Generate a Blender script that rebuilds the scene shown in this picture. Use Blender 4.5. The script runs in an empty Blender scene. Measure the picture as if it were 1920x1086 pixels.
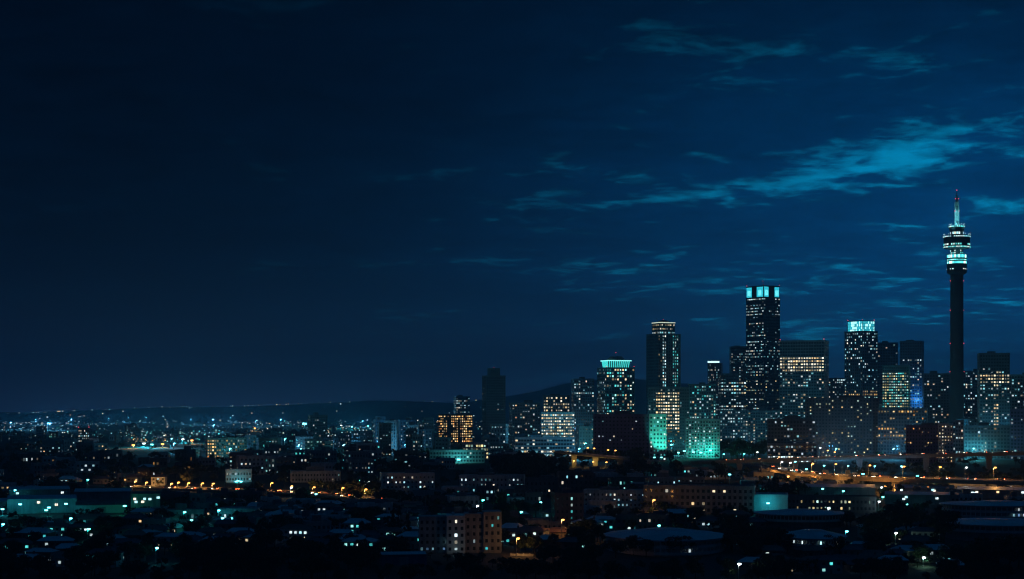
import bpy, math, random
import numpy as np
from mathutils import Vector

R = random.Random(11)
SC = bpy.context.scene
COL = SC.collection
PI = math.pi

# ------------------------------------------------------------------ camera
F = 3140.0            # focal length in photograph pixels (1920 wide)
CX, HY, CZ = 960.0, 755.0, 50.0
cam_d = bpy.data.cameras.new('camera')
cam = bpy.data.objects.new('camera', cam_d)
COL.objects.link(cam)
cam.location = (0, 0, CZ)
cam.rotation_euler = (PI / 2, 0, 0)
cam_d.sensor_width = 36.0
cam_d.lens = F / 1920 * 36
cam_d.shift_y = (HY - 543) / 1920
cam_d.clip_start = 1.0
cam_d.clip_end = 40000
SC.camera = cam

# ------------------------------------------------------------------ render / exposure
SC.render.engine = 'CYCLES'
SC.view_settings.view_transform = 'Standard'
SC.view_settings.look = 'None'
SC.view_settings.exposure = 0.0
SC.view_settings.gamma = 1.0
SC.view_settings.use_curve_mapping = False
cy = SC.cycles
cy.use_denoising = True
cy.denoiser = 'OPENIMAGEDENOISE'
cy.max_bounces = 4
cy.diffuse_bounces = 2
cy.glossy_bounces = 2
cy.volume_bounces = 0
cy.sample_clamp_indirect = 2.0
cy.use_light_tree = True
cy.use_adaptive_sampling = True
cy.adaptive_threshold = 0.03
cy.pixel_filter_type = 'BLACKMAN_HARRIS'
cy.filter_width = 1.15

# ------------------------------------------------------------------ node helper
class NT:
    def __init__(s, tree):
        s.t = tree
        tree.nodes.clear()
    def n(s, typ, **kw):
        nd = s.t.nodes.new(typ)
        for k, v in kw.items():
            setattr(nd, k, v)
        return nd
    def put(s, sock, v):
        if isinstance(v, bpy.types.NodeSocket):
            s.t.links.new(v, sock)
        else:
            sock.default_value = v
    def m(s, op, a, b=0.0, c=0.0):
        nd = s.n('ShaderNodeMath', operation=op)
        s.put(nd.inputs[0], a); s.put(nd.inputs[1], b)
        if len(nd.inputs) > 2: s.put(nd.inputs[2], c)
        return nd.outputs[0]
    def mixc(s, f, a, b, mode='MIX'):
        nd = s.n('ShaderNodeMix', data_type='RGBA', blend_type=mode)
        nd.clamp_factor = True
        s.put(nd.inputs[0], f)
        s.put(nd.inputs[6], a if isinstance(a, bpy.types.NodeSocket) else (*a, 1))
        s.put(nd.inputs[7], b if isinstance(b, bpy.types.NodeSocket) else (*b, 1))
        return nd.outputs[2]
    def smooth(s, v, a, b):
        nd = s.n('ShaderNodeMapRange', interpolation_type='SMOOTHSTEP')
        s.put(nd.inputs[0], v); s.put(nd.inputs[1], a); s.put(nd.inputs[2], b)
        return nd.outputs[0]
    def noise(s, vec, scale, detail=5, rough=0.55, dist=0.0):
        nd = s.n('ShaderNodeTexNoise')
        s.put(nd.inputs['Vector'], vec)
        nd.inputs['Scale'].default_value = scale
        nd.inputs['Detail'].default_value = detail
        nd.inputs['Roughness'].default_value = rough
        nd.inputs['Distortion'].default_value = dist
        return nd.outputs['Fac']

# ------------------------------------------------------------------ world: late dusk, afterglow to the right, broken cloud
world = bpy.data.worlds.new('World')
SC.world = world
world.use_nodes = True
w = NT(world.node_tree)
wout = w.n('ShaderNodeOutputWorld')
wbg = w.n('ShaderNodeBackground')
w.t.links.new(wbg.outputs[0], wout.inputs[0])
tc = w.n('ShaderNodeTexCoord').outputs['Generated']
sep = w.n('ShaderNodeSeparateXYZ'); w.t.links.new(tc, sep.inputs[0])
dx, dy, dz = sep.outputs
az = w.m('ARCTAN2', dx, dy)
el = w.m('ARCSINE', dz)
elp = w.m('MAXIMUM', el, 0.0)
def gauss(v, c, sg):
    t = w.m('DIVIDE', w.m('SUBTRACT', v, c), sg)
    return w.m('EXPONENT', w.m('MULTIPLY', w.m('MULTIPLY', t, t), -1.0))
glow = gauss(az, 0.29, 0.26)
glow = w.m('MULTIPLY', glow, w.m('ADD', 0.10, w.m('MULTIPLY', gauss(elp, 0.075, 0.125), 0.90)))
up = w.smooth(el, 0.30, 1.15)            # overhead the azimuth means nothing: even blue dusk
glow = w.m('ADD', w.m('MULTIPLY', glow, w.m('SUBTRACT', 1.0, up)), w.m('MULTIPLY', up, 0.38))
clear = w.mixc(glow, (0.0001, 0.0052, 0.019), (0.0002, 0.400, 0.800))
cloudc = w.mixc(glow, (0.0001, 0.0036, 0.0120), (0.0002, 0.050, 0.168))
# cloud field on a flat layer
den = w.m('ADD', w.m('MAXIMUM', dz, 0.0), 0.075)
comb = w.n('ShaderNodeCombineXYZ')
w.put(comb.inputs[0], w.m('DIVIDE', dx, den)); w.put(comb.inputs[1], w.m('DIVIDE', dy, den))
comb.inputs[2].default_value = 3.7
n1 = w.noise(comb.outputs[0], 4.2, 10, 0.64, 0.6)
n2 = w.noise(comb.outputs[0], 1.15, 6, 0.55, 0.3)
n3 = w.noise(comb.outputs[0], 9.0, 8, 0.65, 0.4)
cov = w.m('ADD', w.m('ADD', w.m('MULTIPLY', n1, 0.42), w.m('MULTIPLY', n2, 0.30)), w.m('MULTIPLY', n3, 0.28))
cov = w.m('ADD', w.m('MULTIPLY', w.m('SUBTRACT', cov, 0.5), 2.5), 0.63)
def patch(px, py, sx, sy, tilt, amp):
    a0, e0 = (px - CX) / F, (HY - py) / F
    u = w.m('SUBTRACT', az, a0); v = w.m('SUBTRACT', el, e0)
    v = w.m('SUBTRACT', v, w.m('MULTIPLY', u, tilt))
    u = w.m('DIVIDE', u, sx / F); v = w.m('DIVIDE', v, sy / F)
    r = w.m('ADD', w.m('MULTIPLY', u, u), w.m('MULTIPLY', v, v))
    return w.m('MULTIPLY', w.m('EXPONENT', w.m('MULTIPLY', r, -1.0)), amp)
gaps = None
for p in [(1640, 314, 200, 30, 0.16, .25), (1190, 385, 190, 20, 0.02, .14), (1690, 436, 200, 17, 0.02, .19),
          (1900, 402, 110, 16, -0.1, .18), (1470, 362, 200, 14, 0.05, .10), (1600, 548, 330, 36, 0.0, .06),
          (1870, 555, 190, 30, 0.0, .09), (1780, 505, 190, 22, 0.05, .10), (1870, 200, 160, 26, 0.12, .07),
          (1090, 432, 150, 12, 0.0, .11), (1850, 640, 500, 55, 0, .06), (1840, 290, 130, 20, 0.1, .05)]:
    g = patch(*p)
    gaps = g if gaps is None else w.m('ADD', gaps, g)
cov = w.m('SUBTRACT', cov, gaps)
mask = w.smooth(cov, 0.18, 0.56)
thin = w.smooth(cov, 0.22, 0.70)
thick = w.smooth(cov, 0.50, 0.95)
cloudc = w.mixc(w.m('MULTIPLY', thick, 0.55), cloudc, w.mixc(glow, (0.0001, 0.0026, 0.0090), (0.0001, 0.018, 0.070)))
base = w.mixc(mask, clear, cloudc)
shade = w.m('ADD', 0.22, w.m('MULTIPLY', n1, 1.5))
cb = w.n('ShaderNodeCombineXYZ')
for i in range(3): w.put(cb.inputs[i], shade)
base = w.mixc(1.0, base, cb.outputs[0], 'MULTIPLY')
# town glow low over the horizon
hz = w.m('EXPONENT', w.m('DIVIDE', elp, -0.032))
glowc = w.mixc(glow, (0.0125, 0.0195, 0.0580), (0.012, 0.080, 0.185))
hz3 = w.n('ShaderNodeCombineXYZ')
for i in range(3): w.put(hz3.inputs[i], hz)
base = w.mixc(1.0, base, w.mixc(1.0, glowc, hz3.outputs[0], 'MULTIPLY'), 'ADD')
sky = w.n('ShaderNodeTexSky', sky_type='NISHITA')
sky.sun_disc = False
sky.sun_elevation = math.radians(-6.0)
sky.sun_rotation = math.radians(35.0)
sky.altitude = 1700
nis = w.n('ShaderNodeMix', data_type='RGBA', blend_type='MULTIPLY')
nis.inputs[0].default_value = 1.0
w.t.links.new(sky.outputs[0], nis.inputs[6]); nis.inputs[7].default_value = (.012, .03, .05, 1)
base = w.mixc(1.0, base, nis.outputs[2], 'ADD')
w.put(wbg.inputs[0], base)
wbg.inputs[1].default_value = 1.0

# ------------------------------------------------------------------ ground profile and picture-to-place helpers
_GY = [0, 400, 700, 1000, 1300, 1500, 2000, 3000, 4500, 60000]
_GZ = [-40, -27, -22, -13, -3, 0, 2, 1, -2, -2]
def zg(y):
    return float(np.interp(y, _GY, _GZ))
def at(px, py, D):
    return Vector(((px - CX) / F * D, D, CZ + (HY - py) / F * D))
def ground(px, D):
    return Vector(((px - CX) / F * D, D, zg(D)))
def d_of(py, H=0.0):
    lo, hi = 420.0, 12000.0
    for _ in range(50):
        mid = (lo + hi) / 2
        y = HY + F * (CZ - zg(mid) - H) / mid
        if y > py: lo = mid
        else: hi = mid
    return (lo + hi) / 2
def scr(p):
    return CX + F * p[0] / p[1], HY - F * (p[2] - CZ) / p[1]

# ------------------------------------------------------------------ mesh builder
class MB:
    def __init__(s):
        s.v = []; s.f = []; s.c = None
    def box(s, x0, x1, y0, y1, z0, z1):
        b = len(s.v)
        s.v += [(x0, y0, z0), (x1, y0, z0), (x1, y1, z0), (x0, y1, z0), (x0, y0, z1), (x1, y0, z1), (x1, y1, z1), (x0, y1, z1)]
        s.f += [(b, b+3, b+2, b+1), (b+4, b+5, b+6, b+7), (b, b+1, b+5, b+4), (b+1, b+2, b+6, b+5), (b+2, b+3, b+7, b+6), (b+3, b, b+4, b+7)]
        return s
    def prism(s, pts, z0, z1, pts2=None):
        n = len(pts); b = len(s.v); q = pts2 or pts
        s.v += [(x, y, z0) for x, y in pts] + [(x, y, z1) for x, y in q]
        s.f += [tuple(b + i for i in reversed(range(n))), tuple(b + n + i for i in range(n))]
        s.f += [(b + i, b + (i+1) % n, b + n + (i+1) % n, b + n + i) for i in range(n)]
        return s
    def lathe(s, prof, n=32, cx=0, cy=0):
        b = len(s.v)
        for r, z in prof:
            for i in range(n):
                a = 2*PI*i/n
                s.v.append((cx + r*math.cos(a), cy + r*math.sin(a), z))
        for k in range(len(prof)-1):
            for i in range(n):
                j = (i+1) % n
                s.f.append((b+k*n+i, b+k*n+j, b+(k+1)*n+j, b+(k+1)*n+i))
        s.f.append(tuple(b + i for i in reversed(range(n))))
        s.f.append(tuple(b + (len(prof)-1)*n + i for i in range(n)))
        return s
    def tube(s, p, q, r0, r1=None, n=6):
        r1 = r0 if r1 is None else r1
        p = Vector(p); q = Vector(q); d = (q-p).normalized()
        a = d.orthogonal().normalized(); c = d.cross(a); b = len(s.v)
        for o, r in ((p, r0), (q, r1)):
            for i in range(n):
                t = 2*PI*i/n
                s.v.append(tuple(o + a*(r*math.cos(t)) + c*(r*math.sin(t))))
        s.f += [(b+i, b+(i+1) % n, b+n+(i+1) % n, b+n+i) for i in range(n)]
        s.f += [tuple(b+i for i in reversed(range(n))), tuple(b+n+i for i in range(n))]
        return s
    def quad(s, *pts):
        b = len(s.v); s.v += [tuple(p) for p in pts]; s.f.append(tuple(range(b, b+len(pts)))); return s
    def mesh(s, name, mat=None, smooth=False):
        me = bpy.data.meshes.new(name)
        me.from_pydata(s.v, [], s.f)
        if mat is not None: me.materials.append(mat)
        if smooth: me.shade_smooth()
        return me
    def build(s, name, mat, parent=None, kind=None, smooth=False, loc=None):
        return link(name, s.mesh(name, mat, smooth), parent, kind, loc)

def link(name, me, parent=None, kind=None, loc=None, rotz=0.0, scale=None):
    o = bpy.data.objects.new(name, me)
    COL.objects.link(o)
    if parent is not None: o.parent = parent
    if loc is not None: o.location = loc
    if rotz: o.rotation_euler = (0, 0, rotz)
    if scale is not None: o.scale = scale
    if kind: o['kind'] = kind
    return o
def tag(o, label, cat, group=None, kind=None):
    o['label'] = label
    if cat: o['category'] = cat
    if group: o['group'] = group
    if kind: o['kind'] = kind
    return o
def thing(name, label, cat, loc, rotz=0.0, group=None):
    o = bpy.data.objects.new(name, None)
    COL.objects.link(o)
    o.location = loc; o.rotation_euler = (0, 0, rotz)
    o.empty_display_size = 0.5
    return tag(o, label, cat, group)

# ------------------------------------------------------------------ materials
MATS = {}
def mat_wall(name, col, rough=0.85, var=0.35, scale=0.25, metal=0.0, streak=True):
    if name in MATS: return MATS[name]
    m = bpy.data.materials.new(name); m.use_nodes = True
    t = NT(m.node_tree)
    out = t.n('ShaderNodeOutputMaterial'); bs = t.n('ShaderNodeBsdfPrincipled')
    t.t.links.new(bs.outputs[0], out.inputs[0])
    co = t.n('ShaderNodeTexCoord').outputs['Object']
    a = t.noise(co, scale, 5, 0.6)
    if streak:
        mp = t.n('ShaderNodeMapping'); t.t.links.new(co, mp.inputs[0]); mp.inputs['Scale'].default_value = (1.2, 1.2, 0.09)
        b = t.noise(mp.outputs[0], 0.8, 4, 0.6)
        a = t.m('ADD', t.m('MULTIPLY', a, 0.5), t.m('MULTIPLY', b, 0.5))
    f = t.smooth(a, 0.3, 0.7)
    lo = tuple(c*(1-var) for c in col); hi = tuple(min(.85, c*(1+var)) for c in col)
    t.put(bs.inputs['Base Color'], t.mixc(f, lo, hi))
    bs.inputs['Roughness'].default_value = rough
    bs.inputs['Metallic'].default_value = metal
    MATS[name] = m
    return m
def mat_emit(name, col, strength, sample='NONE'):
    if name in MATS: return MATS[name]
    m = bpy.data.materials.new(name); m.use_nodes = True
    t = NT(m.node_tree)
    out = t.n('ShaderNodeOutputMaterial'); e = t.n('ShaderNodeEmission')
    e.inputs[0].default_value = (*col, 1); e.inputs[1].default_value = strength
    t.t.links.new(e.outputs[0], out.inputs[0])
    m.cycles.emission_sampling = sample
    MATS[name] = m
    return m
def mat_lit(name, attr):
    m = bpy.data.materials.new(name); m.use_nodes = True
    t = NT(m.node_tree)
    out = t.n('ShaderNodeOutputMaterial'); e = t.n('ShaderNodeEmission')
    if attr:
        nd = t.n('ShaderNodeAttribute'); nd.attribute_name = 'wcol'; c, al = nd.outputs['Color'], nd.outputs['Alpha']
    else:
        nd = t.n('ShaderNodeObjectInfo'); c, al = nd.outputs['Color'], nd.outputs['Alpha']
    g = t.n('ShaderNodeNewGeometry').outputs['Position']
    nz = t.noise(g, 0.9, 2, 0.6)
    t.put(e.inputs[0], c)
    t.put(e.inputs[1], t.m('MULTIPLY', t.m('MULTIPLY', al, 4.0), t.m('ADD', 0.35, t.m('MULTIPLY', nz, 1.3))))
    t.t.links.new(e.outputs[0], out.inputs[0])
    m.cycles.emission_sampling = 'NONE'
    return m
LIT_OBJ = mat_lit('lit_window', False)
LIT_ATT = mat_lit('lit_window_rows', True)
GLASS = mat_wall('dark_glass', (0.025, 0.035, 0.045), 0.12, 0.3, 0.4, streak=False)
CONC = mat_wall('concrete', (0.34, 0.34, 0.34))
PALE = mat_wall('pale_render', (0.60, 0.60, 0.59))
WHITE = mat_wall('white_paint', (0.72, 0.72, 0.70), 0.7, 0.15)
BROWN = mat_wall('brown_brick', (0.17, 0.130, 0.125))
PURP = mat_wall('mauve_concrete', (0.20, 0.17, 0.27))
DARKC = mat_wall('dark_concrete', (0.15, 0.16, 0.17))
BLUEG = mat_wall('blue_cladding', (0.10, 0.16, 0.22), 0.4)
GREENG = mat_wall('green_cladding', (0.09, 0.17, 0.17), 0.35)
STEEL = mat_wall('galvanised_steel', (0.40, 0.41, 0.42), 0.45, 0.15, 1.0, 0.6)
ROOFB = mat_wall('roof_sheeting', (0.58, 0.60, 0.62), 0.55, 0.18, 0.08, streak=False)
ROOFT = mat_wall('roof_tiles', (0.20, 0.11, 0.085), 0.8, 0.35, 0.6, streak=False)
ROOFD = mat_wall('roof_felt', (0.10, 0.10, 0.105), 0.9, 0.4, 0.2, streak=False)
ASPH = mat_wall('asphalt', (0.055, 0.055, 0.057), 0.85, 0.3, 0.2, streak=False)
BARK = mat_wall('bark', (0.07, 0.05, 0.035), 0.95, 0.4, 2.0)
PAINTL = mat_wall('road_paint', (0.75, 0.75, 0.72), 0.7, 0.1, streak=False)
RED_L = mat_emit('red_beacon', (1.0, 0.05, 0.07), 3.0)
WALLS = {'concrete': CONC, 'pale': PALE, 'white': WHITE, 'brown': BROWN, 'purple': PURP, 'dark': DARKC, 'blue': BLUEG, 'green': GREENG}

PAL = {
    'cool':  [((.72, .95, 1.0), 5), ((.45, .90, 1.0), 3), ((1.0, .92, .72), 2), ((.25, .75, .85), 2)],
    'teal':  [((.10, .80, .78), 5), ((.35, .95, .90), 3), ((.75, 1.0, .95), 3), ((.05, .5, .55), 2)],
    'cream': [((1.0, .84, .52), 5), ((1.0, .93, .74), 3), ((1.0, .68, .33), 2)],
    'amber': [((1.0, .55, .17), 5), ((1.0, .72, .34), 4), ((1.0, .40, .10), 1)],
    'mixed': [((.70, .93, 1.0), 5), ((1.0, .88, .62), 3), ((.35, .85, .88), 3), ((1.0, .66, .32), 1)],
    'yellow': [((1.0, .84, .40), 5), ((.85, 1.0, .70), 2), ((.55, .95, .85), 3)],
    'blue':  [((.25, .55, 1.0), 4), ((.4, .85, 1.0), 4), ((.8, .95, 1.0), 2)],
}
def pick(pal):
    L = PAL[pal]; t = R.random()*sum(x[1] for x in L)
    for c, wt in L:
        t -= wt
        if t <= 0: return c
    return L[-1][0]

_UNIT = MB().box(-.5, .5, -1, 0, -.5, .5).mesh('window_pane', LIT_OBJ)
FOOT = []     # (x, y, radius) footprints, for scattering
GUARD = []    # (px0, px1, py0, py1, D) things trees must not hide

def windows_mesh(quads):
    """quads: list of (4 corner points, rgba)"""
    vs, fs, cs = [], [], []
    for q, c in quads:
        b = len(vs); vs += q; fs.append((b, b+1, b+2, b+3)); cs += [c]*4
    me = bpy.data.meshes.new('window_rows')
    me.from_pydata(vs, [], fs)
    at_ = me.color_attributes.new('wcol', 'FLOAT_COLOR', 'POINT')
    at_.data.foreach_set('color', np.array(cs, dtype=np.float32).ravel())
    me.materials.append(LIT_ATT)
    return me

def facade(root, w, d, z0, z1, cx, cy, fh, bw, ww, wh, pat, wall, faces='SEW', single=True, cap=300, proud=0.22, piers=True, run=True):
    """wall core, proud frame, dark panes and lit panes of one block of a building (local axes)"""
    nf = max(1, int((z1-z0)/fh)); fh = (z1-z0)/nf
    fr = MB()
    e = proud
    for k in range(nf+1):
        zc = z0 + k*fh
        hh = fh*(1-wh)/2
        a, b = max(z0+.01, zc-hh), min(z1-.01, zc+hh)
        fr.box(cx-w/2-e, cx+w/2+e, cy-d/2-e, cy+d/2+e, a, b)
    dark, lit = [], []
    spec = {'S': (w, 0, (0, -1)), 'E': (d, PI/2, (1, 0)), 'N': (w, PI, (0, 1)), 'W': (d, -PI/2, (-1, 0))}
    floor_k = {}
    for fc in faces:
        span, rot, (nx, ny) = spec[fc]
        nb = max(1, int(round(span/bw))); b = span/nb
        off = d/2 if fc in 'SN' else w/2
        tx, ty = math.cos(rot), math.sin(rot)
        ox, oy = cx + nx*off, cy + ny*off
        if piers:
            pw = b*(1-ww)/2; e2 = e + 0.06
            for i in range(nb+1):
                s = -span/2 + i*b
                s0, s1 = max(-span/2, s-pw), min(span/2, s+pw)
                xs = sorted((ox + tx*s0, ox + tx*s1)); ys = sorted((oy + ty*s0, oy + ty*s1))
                if fc in 'SN':
                    y0, y1 = sorted((oy, oy + ny*e2)); fr.box(xs[0], xs[1], y0, y1, z0+.02, z1-.02)
                else:
                    x0, x1 = sorted((ox, ox + nx*e2)); fr.box(x0, x1, ys[0], ys[1], z0+.02, z1-.02)
        for k in range(nf):
            fk = floor_k.setdefault(k, R.random())
            run = 0; on = False
            for i in range(nb):
                u = (i+.5)/nb; v = (k+.5)/nf
                pr, pal, st = pat(fc, u, v, fk)
                s = -span/2 + (i+.5)*b; zc = z0 + (k+.5)*fh
                hw, hh = b*ww/2, fh*wh/2
                px, py = ox + tx*s + nx*.05, oy + ty*s + ny*.05
                if not run or R.random() > .55 or i == 0: on = R.random() < pr
                elif pr > .8 or pr < .02: on = R.random() < pr
                if on:
                    c = pick(pal); stv = st*(.10 + .95*R.random()**1.8)
                    lit.append((px, py, zc, hw*R.choice((1, 1, 1, .7)), hh*R.choice((1, .9, .7)), rot, c, stv))
                else:
                    dark.append(((px-tx*hw, py-ty*hw, zc-hh), (px+tx*hw, py+ty*hw, zc-hh), (px+tx*hw, py+ty*hw, zc+hh), (px-tx*hw, py-ty*hw, zc+hh)))
    fr.build('facade_frame', wall, root)
    if dark:
        m = MB()
        for q in dark: m.quad(*q)
        m.build('unlit_window', GLASS, root, 'stuff')
    have = root.get('_n', 0)
    if single:
        R.shuffle(lit)
        room = max(0, cap-have)
        one, rest = lit[:room], lit[room:]
    else:
        one, rest = [], lit
    for (px, py, zc, hw, hh, rot, c, st) in one:
        o = link('window', _UNIT, root, None, (px, py, zc), rot, (2*hw, .06, 2*hh))
        o.color = (*c, st/4.0)
    root['_n'] = have + len(one)
    if rest:
        qs = []
        for (px, py, zc, hw, hh, rot, c, st) in rest:
            tx, ty = math.cos(rot), math.sin(rot)
            n = (math.sin(rot)*.04, -math.cos(rot)*.04)
            px += n[0]; py += n[1]
            qs.append((((px-tx*hw, py-ty*hw, zc-hh), (px+tx*hw, py+ty*hw, zc-hh), (px+tx*hw, py+ty*hw, zc+hh), (px-tx*hw, py-ty*hw, zc+hh)), (*c, st/4.0)))
        link('window_rows', windows_mesh(qs), root, 'stuff')

def P(p, pal='cool', s=1.0, row=0.0):
    """plain pattern: chance p, row = how strongly whole floors share a state"""
    def f(fc, u, v, fk):
        q = p*(1-row) + (p*2.2 if fk < .45 else p*.15)*row
        return q, pal, s
    return f

def place(L, Rr, D, corner=None, rot=0.0, depth=None):
    """footprint from its picture edges: returns base point, rotation, width, depth"""
    k = D/F
    if corner is None:
        w_ = (Rr-L)*k; d_ = depth or w_
        c = ((L+Rr)/2 - CX)/F
        th = math.radians(rot) - math.atan(c)
        nx, ny = math.sin(th), -math.cos(th)
        x, y = c*D, D
        loc = Vector((x - nx*d_/2, y - ny*d_/2, zg(D)))
    else:
        a = math.atan((corner-CX)/F)
        t = math.radians(rot)
        w_ = (Rr-corner)*k/math.cos(t); d_ = (corner-L)*k/math.sin(t)
        th = t - a
        cxp, cyp = (corner-CX)*k, D
        lx, ly = -w_/2, -d_/2
        loc = Vector((cxp - (lx*math.cos(th) - ly*math.sin(th)), cyp - (lx*math.sin(th) + ly*math.cos(th)), zg(D)))
    return loc, th, w_, d_

def htop(py, D):
    return CZ + (HY-py)/F*D

def tower(name, label, L, Rr, top, D, pat, wall='concrete', corner=None, rot=0.0, depth=None, fh=3.4, bw=3.4, ww=.62, wh=.55,
          cat='tower block', group=None, faces='SEW', single=True, roofbox=True, beacon=0, guard=True, proud=.22, parapet=1.1, low=0.0):
    loc, th, w_, d_ = place(L, Rr, D, corner, rot, depth)
    root = thing(name, label, cat, loc, th, group)
    H = htop(top, D) - loc.z
    wm = WALLS[wall]
    MB().box(-w_/2, w_/2, -d_/2, d_/2, -3, H).build('wall', wm, root)
    facade(root, w_, d_, max(low, .4), H-.3, 0, 0, fh, bw, ww, wh, pat, wm, faces, single, proud=proud, run=cat in ('office tower', 'skyscraper', 'college building', 'shop', 'parking deck') or cat == 'office block' and wall != 'brown')
    # roof edge and plant room
    pr = MB(); t = .35
    e = proud+.12
    pr.box(-w_/2-e, w_/2+e, -d_/2-e, -d_/2+t, H-.35, H+parapet); pr.box(-w_/2-e, w_/2+e, d_/2-t, d_/2+e, H-.35, H+parapet)
    pr.box(-w_/2-e, -w_/2+t, -d_/2+t, d_/2-t, H-.35, H+parapet); pr.box(w_/2-t, w_/2+e, -d_/2+t, d_/2-t, H-.35, H+parapet)
    pr.build('parapet', wm, root)
    if roofbox:
        ax, ay = w_*R.uniform(-.15, .15), d_*R.uniform(-.1, .15)
        bwid, bd, bh = w_*R.uniform(.22, .4), d_*R.uniform(.22, .4), R.uniform(2.4, 4.2)
        m = MB().box(ax-bwid/2, ax+bwid/2, ay-bd/2, ay+bd/2, H, H+bh)
        o = m.build('plant_room', DARKC, root)
        MB().tube((ax, ay, H+bh-.1), (ax, ay, H+bh+R.uniform(3, 7)), .09, .05, 5).build('aerial', STEEL, o)
    for i in range(beacon):
        sx = (-1, 1)[i % 2]*(w_/2-.3)
        beac(root, (sx, -d_/2+.2, H+parapet))
    FOOT.append((loc.x, loc.y, max(w_, d_)*.62))
    if guard: GUARD.append((L, Rr, top, None, D))
    return root, w_, d_, H

def beac(root, p):
    m = MB().tube(p, (p[0], p[1], p[2]+.7), .12, .12, 5)
    o = m.build('beacon_post', STEEL, root)
    MB().lathe([(.05, p[2]+.7), (.45, p[2]+.95), (.45, p[2]+1.25), (.05, p[2]+1.5)], 8, p[0], p[1]).build('beacon', RED_L, o)

# ------------------------------------------------------------------ lamps
def mk_light(parent, loc, power, col, radius=0.4, spot=None, aim=None):
    ld = bpy.data.lights.new('lamp_light', 'SPOT' if spot else 'POINT')
    ld.energy = power; ld.color = col; ld.shadow_soft_size = radius
    if spot: ld.spot_size = math.radians(spot); ld.spot_blend = .6
    o = bpy.data.objects.new('lamp_light', ld)
    COL.objects.link(o); o.parent = parent; o.location = loc
    if aim is not None:
        o.rotation_euler = (Vector(aim)-Vector(loc)).to_track_quat('-Z', 'Y').to_euler()
    return o
SOD = (1.0, 0.47, 0.12); TEAL = (0.02, 0.95, 0.86); CYAN = (0.03, 0.76, 1.0); COOLW = (.8, .95, 1.0); GRN = (.1, .9, .45)
E_SOD = mat_emit('sodium_lamp', (1.0, 0.36, 0.075), 6.0)
E_TEAL = mat_emit('teal_lamp', (0.14, 1.0, 0.92), 7)
E_CYAN = mat_emit('cyan_lamp', (0.16, 0.90, 1.0), 7)
E_DECK = mat_emit('deck_lamp', (.6, .97, 1.0), 3.0)
E_WHT = mat_emit('white_lamp', (0.85, 0.97, 1.0), 6)
_lamp_cache = {}
def lamp_meshes(H, em, arm):
    k = (round(H, 1), em.name, arm)
    if k not in _lamp_cache:
        pole = MB().tube((0, 0, -.5), (0, 0, H), .17, .10, 7).mesh('pole', STEEL)
        base = MB().lathe([(.32, -.4), (.32, .5), (.2, .7)], 8).mesh('base', STEEL)
        am = MB().tube((0, 0, H-.1), (arm, 0, H+.35), .08, .07, 6).mesh('arm', STEEL)
        hs = MB().prism([(arm-.55, -.3), (arm+.75, -.22), (arm+.75, .22), (arm-.55, .3)], H+.42, H+.6).mesh('lamp_housing', STEEL)
        hd = MB().lathe([(.18, H-.42), (.62, H-.22), (.80, H+.06), (.72, H+.28), (.40, H+.42)], 12, arm+.1, 0).mesh('lamp_lens', em, True)
        _lamp_cache[k] = (pole, base, am, hs, hd)
    return _lamp_cache[k]
def street_lamp(px, py, D, basez, em, col, power, label, group, arm=0.9, name='street_lamp', big=1.0):
    z = CZ + (HY-py)/F*D
    x = (px-CX)/F*D
    H = round(z-basez, 1)
    root = thing(name, label, 'street lamp', (x - arm, D, basez), 0, group)
    pole, base, am, hs, hd = lamp_meshes(H, em, arm)
    link('pole', pole, root); link('base', base, root)
    a = link('arm', am, root); h = link('lamp_housing', hs, root); ln = link('lamp_lens', hd, h)
    mk_light(root, (arm+.1, 0, H-.75), power, col)
    GUARD.append((px-6, px+6, py-6, py+14, D)); FOOT.append((x, D, 5 if power < 8000 else 16))
    return root
def auto_lamp(px, py, H, em, col, power, label, group, **kw):
    D = d_of(py, H)
    return street_lamp(px, py, D, zg(D), em, col, power, label, group, **kw)

def floodlight(px, py, D, basez, em, col, power, label, group=None, aim=None, name='floodlight', spot=None, size=1.0, ly=-.9):
    z = CZ + (HY-py)/F*D; x = (px-CX)/F*D
    root = thing(name, label, 'floodlight', (x, D, basez), 0, group)
    H = max(1.0, z-basez)
    MB().tube((0, 0, -.5), (0, 0, H-.2), .14, .11, 7).build('pole', STEEL, root)
    MB().box(-.8*size, .8*size, -.14, .2, H-.45*size, H-.33*size).build('crossbar', STEEL, root)
    for s in (-1, 1):
        c = s*.45*size
        h = MB().box(c-.44*size, c+.44*size, -.25, .25, H-.32*size, H+.45*size).build('lamp_housing', STEEL, root)
        MB().prism([(c-.42*size, -.5), (c+.42*size, -.5), (c+.44*size, -.26), (c-.44*size, -.26)], H-.30*size, H+.44*size).build('lamp_lens', em, h)
    mk_light(root, (0, ly, H+.15), power, col, .5, spot, aim)
    GUARD.append((px-7, px+7, py-7, py+10, D)); FOOT.append((x, D, 10 if D < 1800 else 45))
    return root


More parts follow.
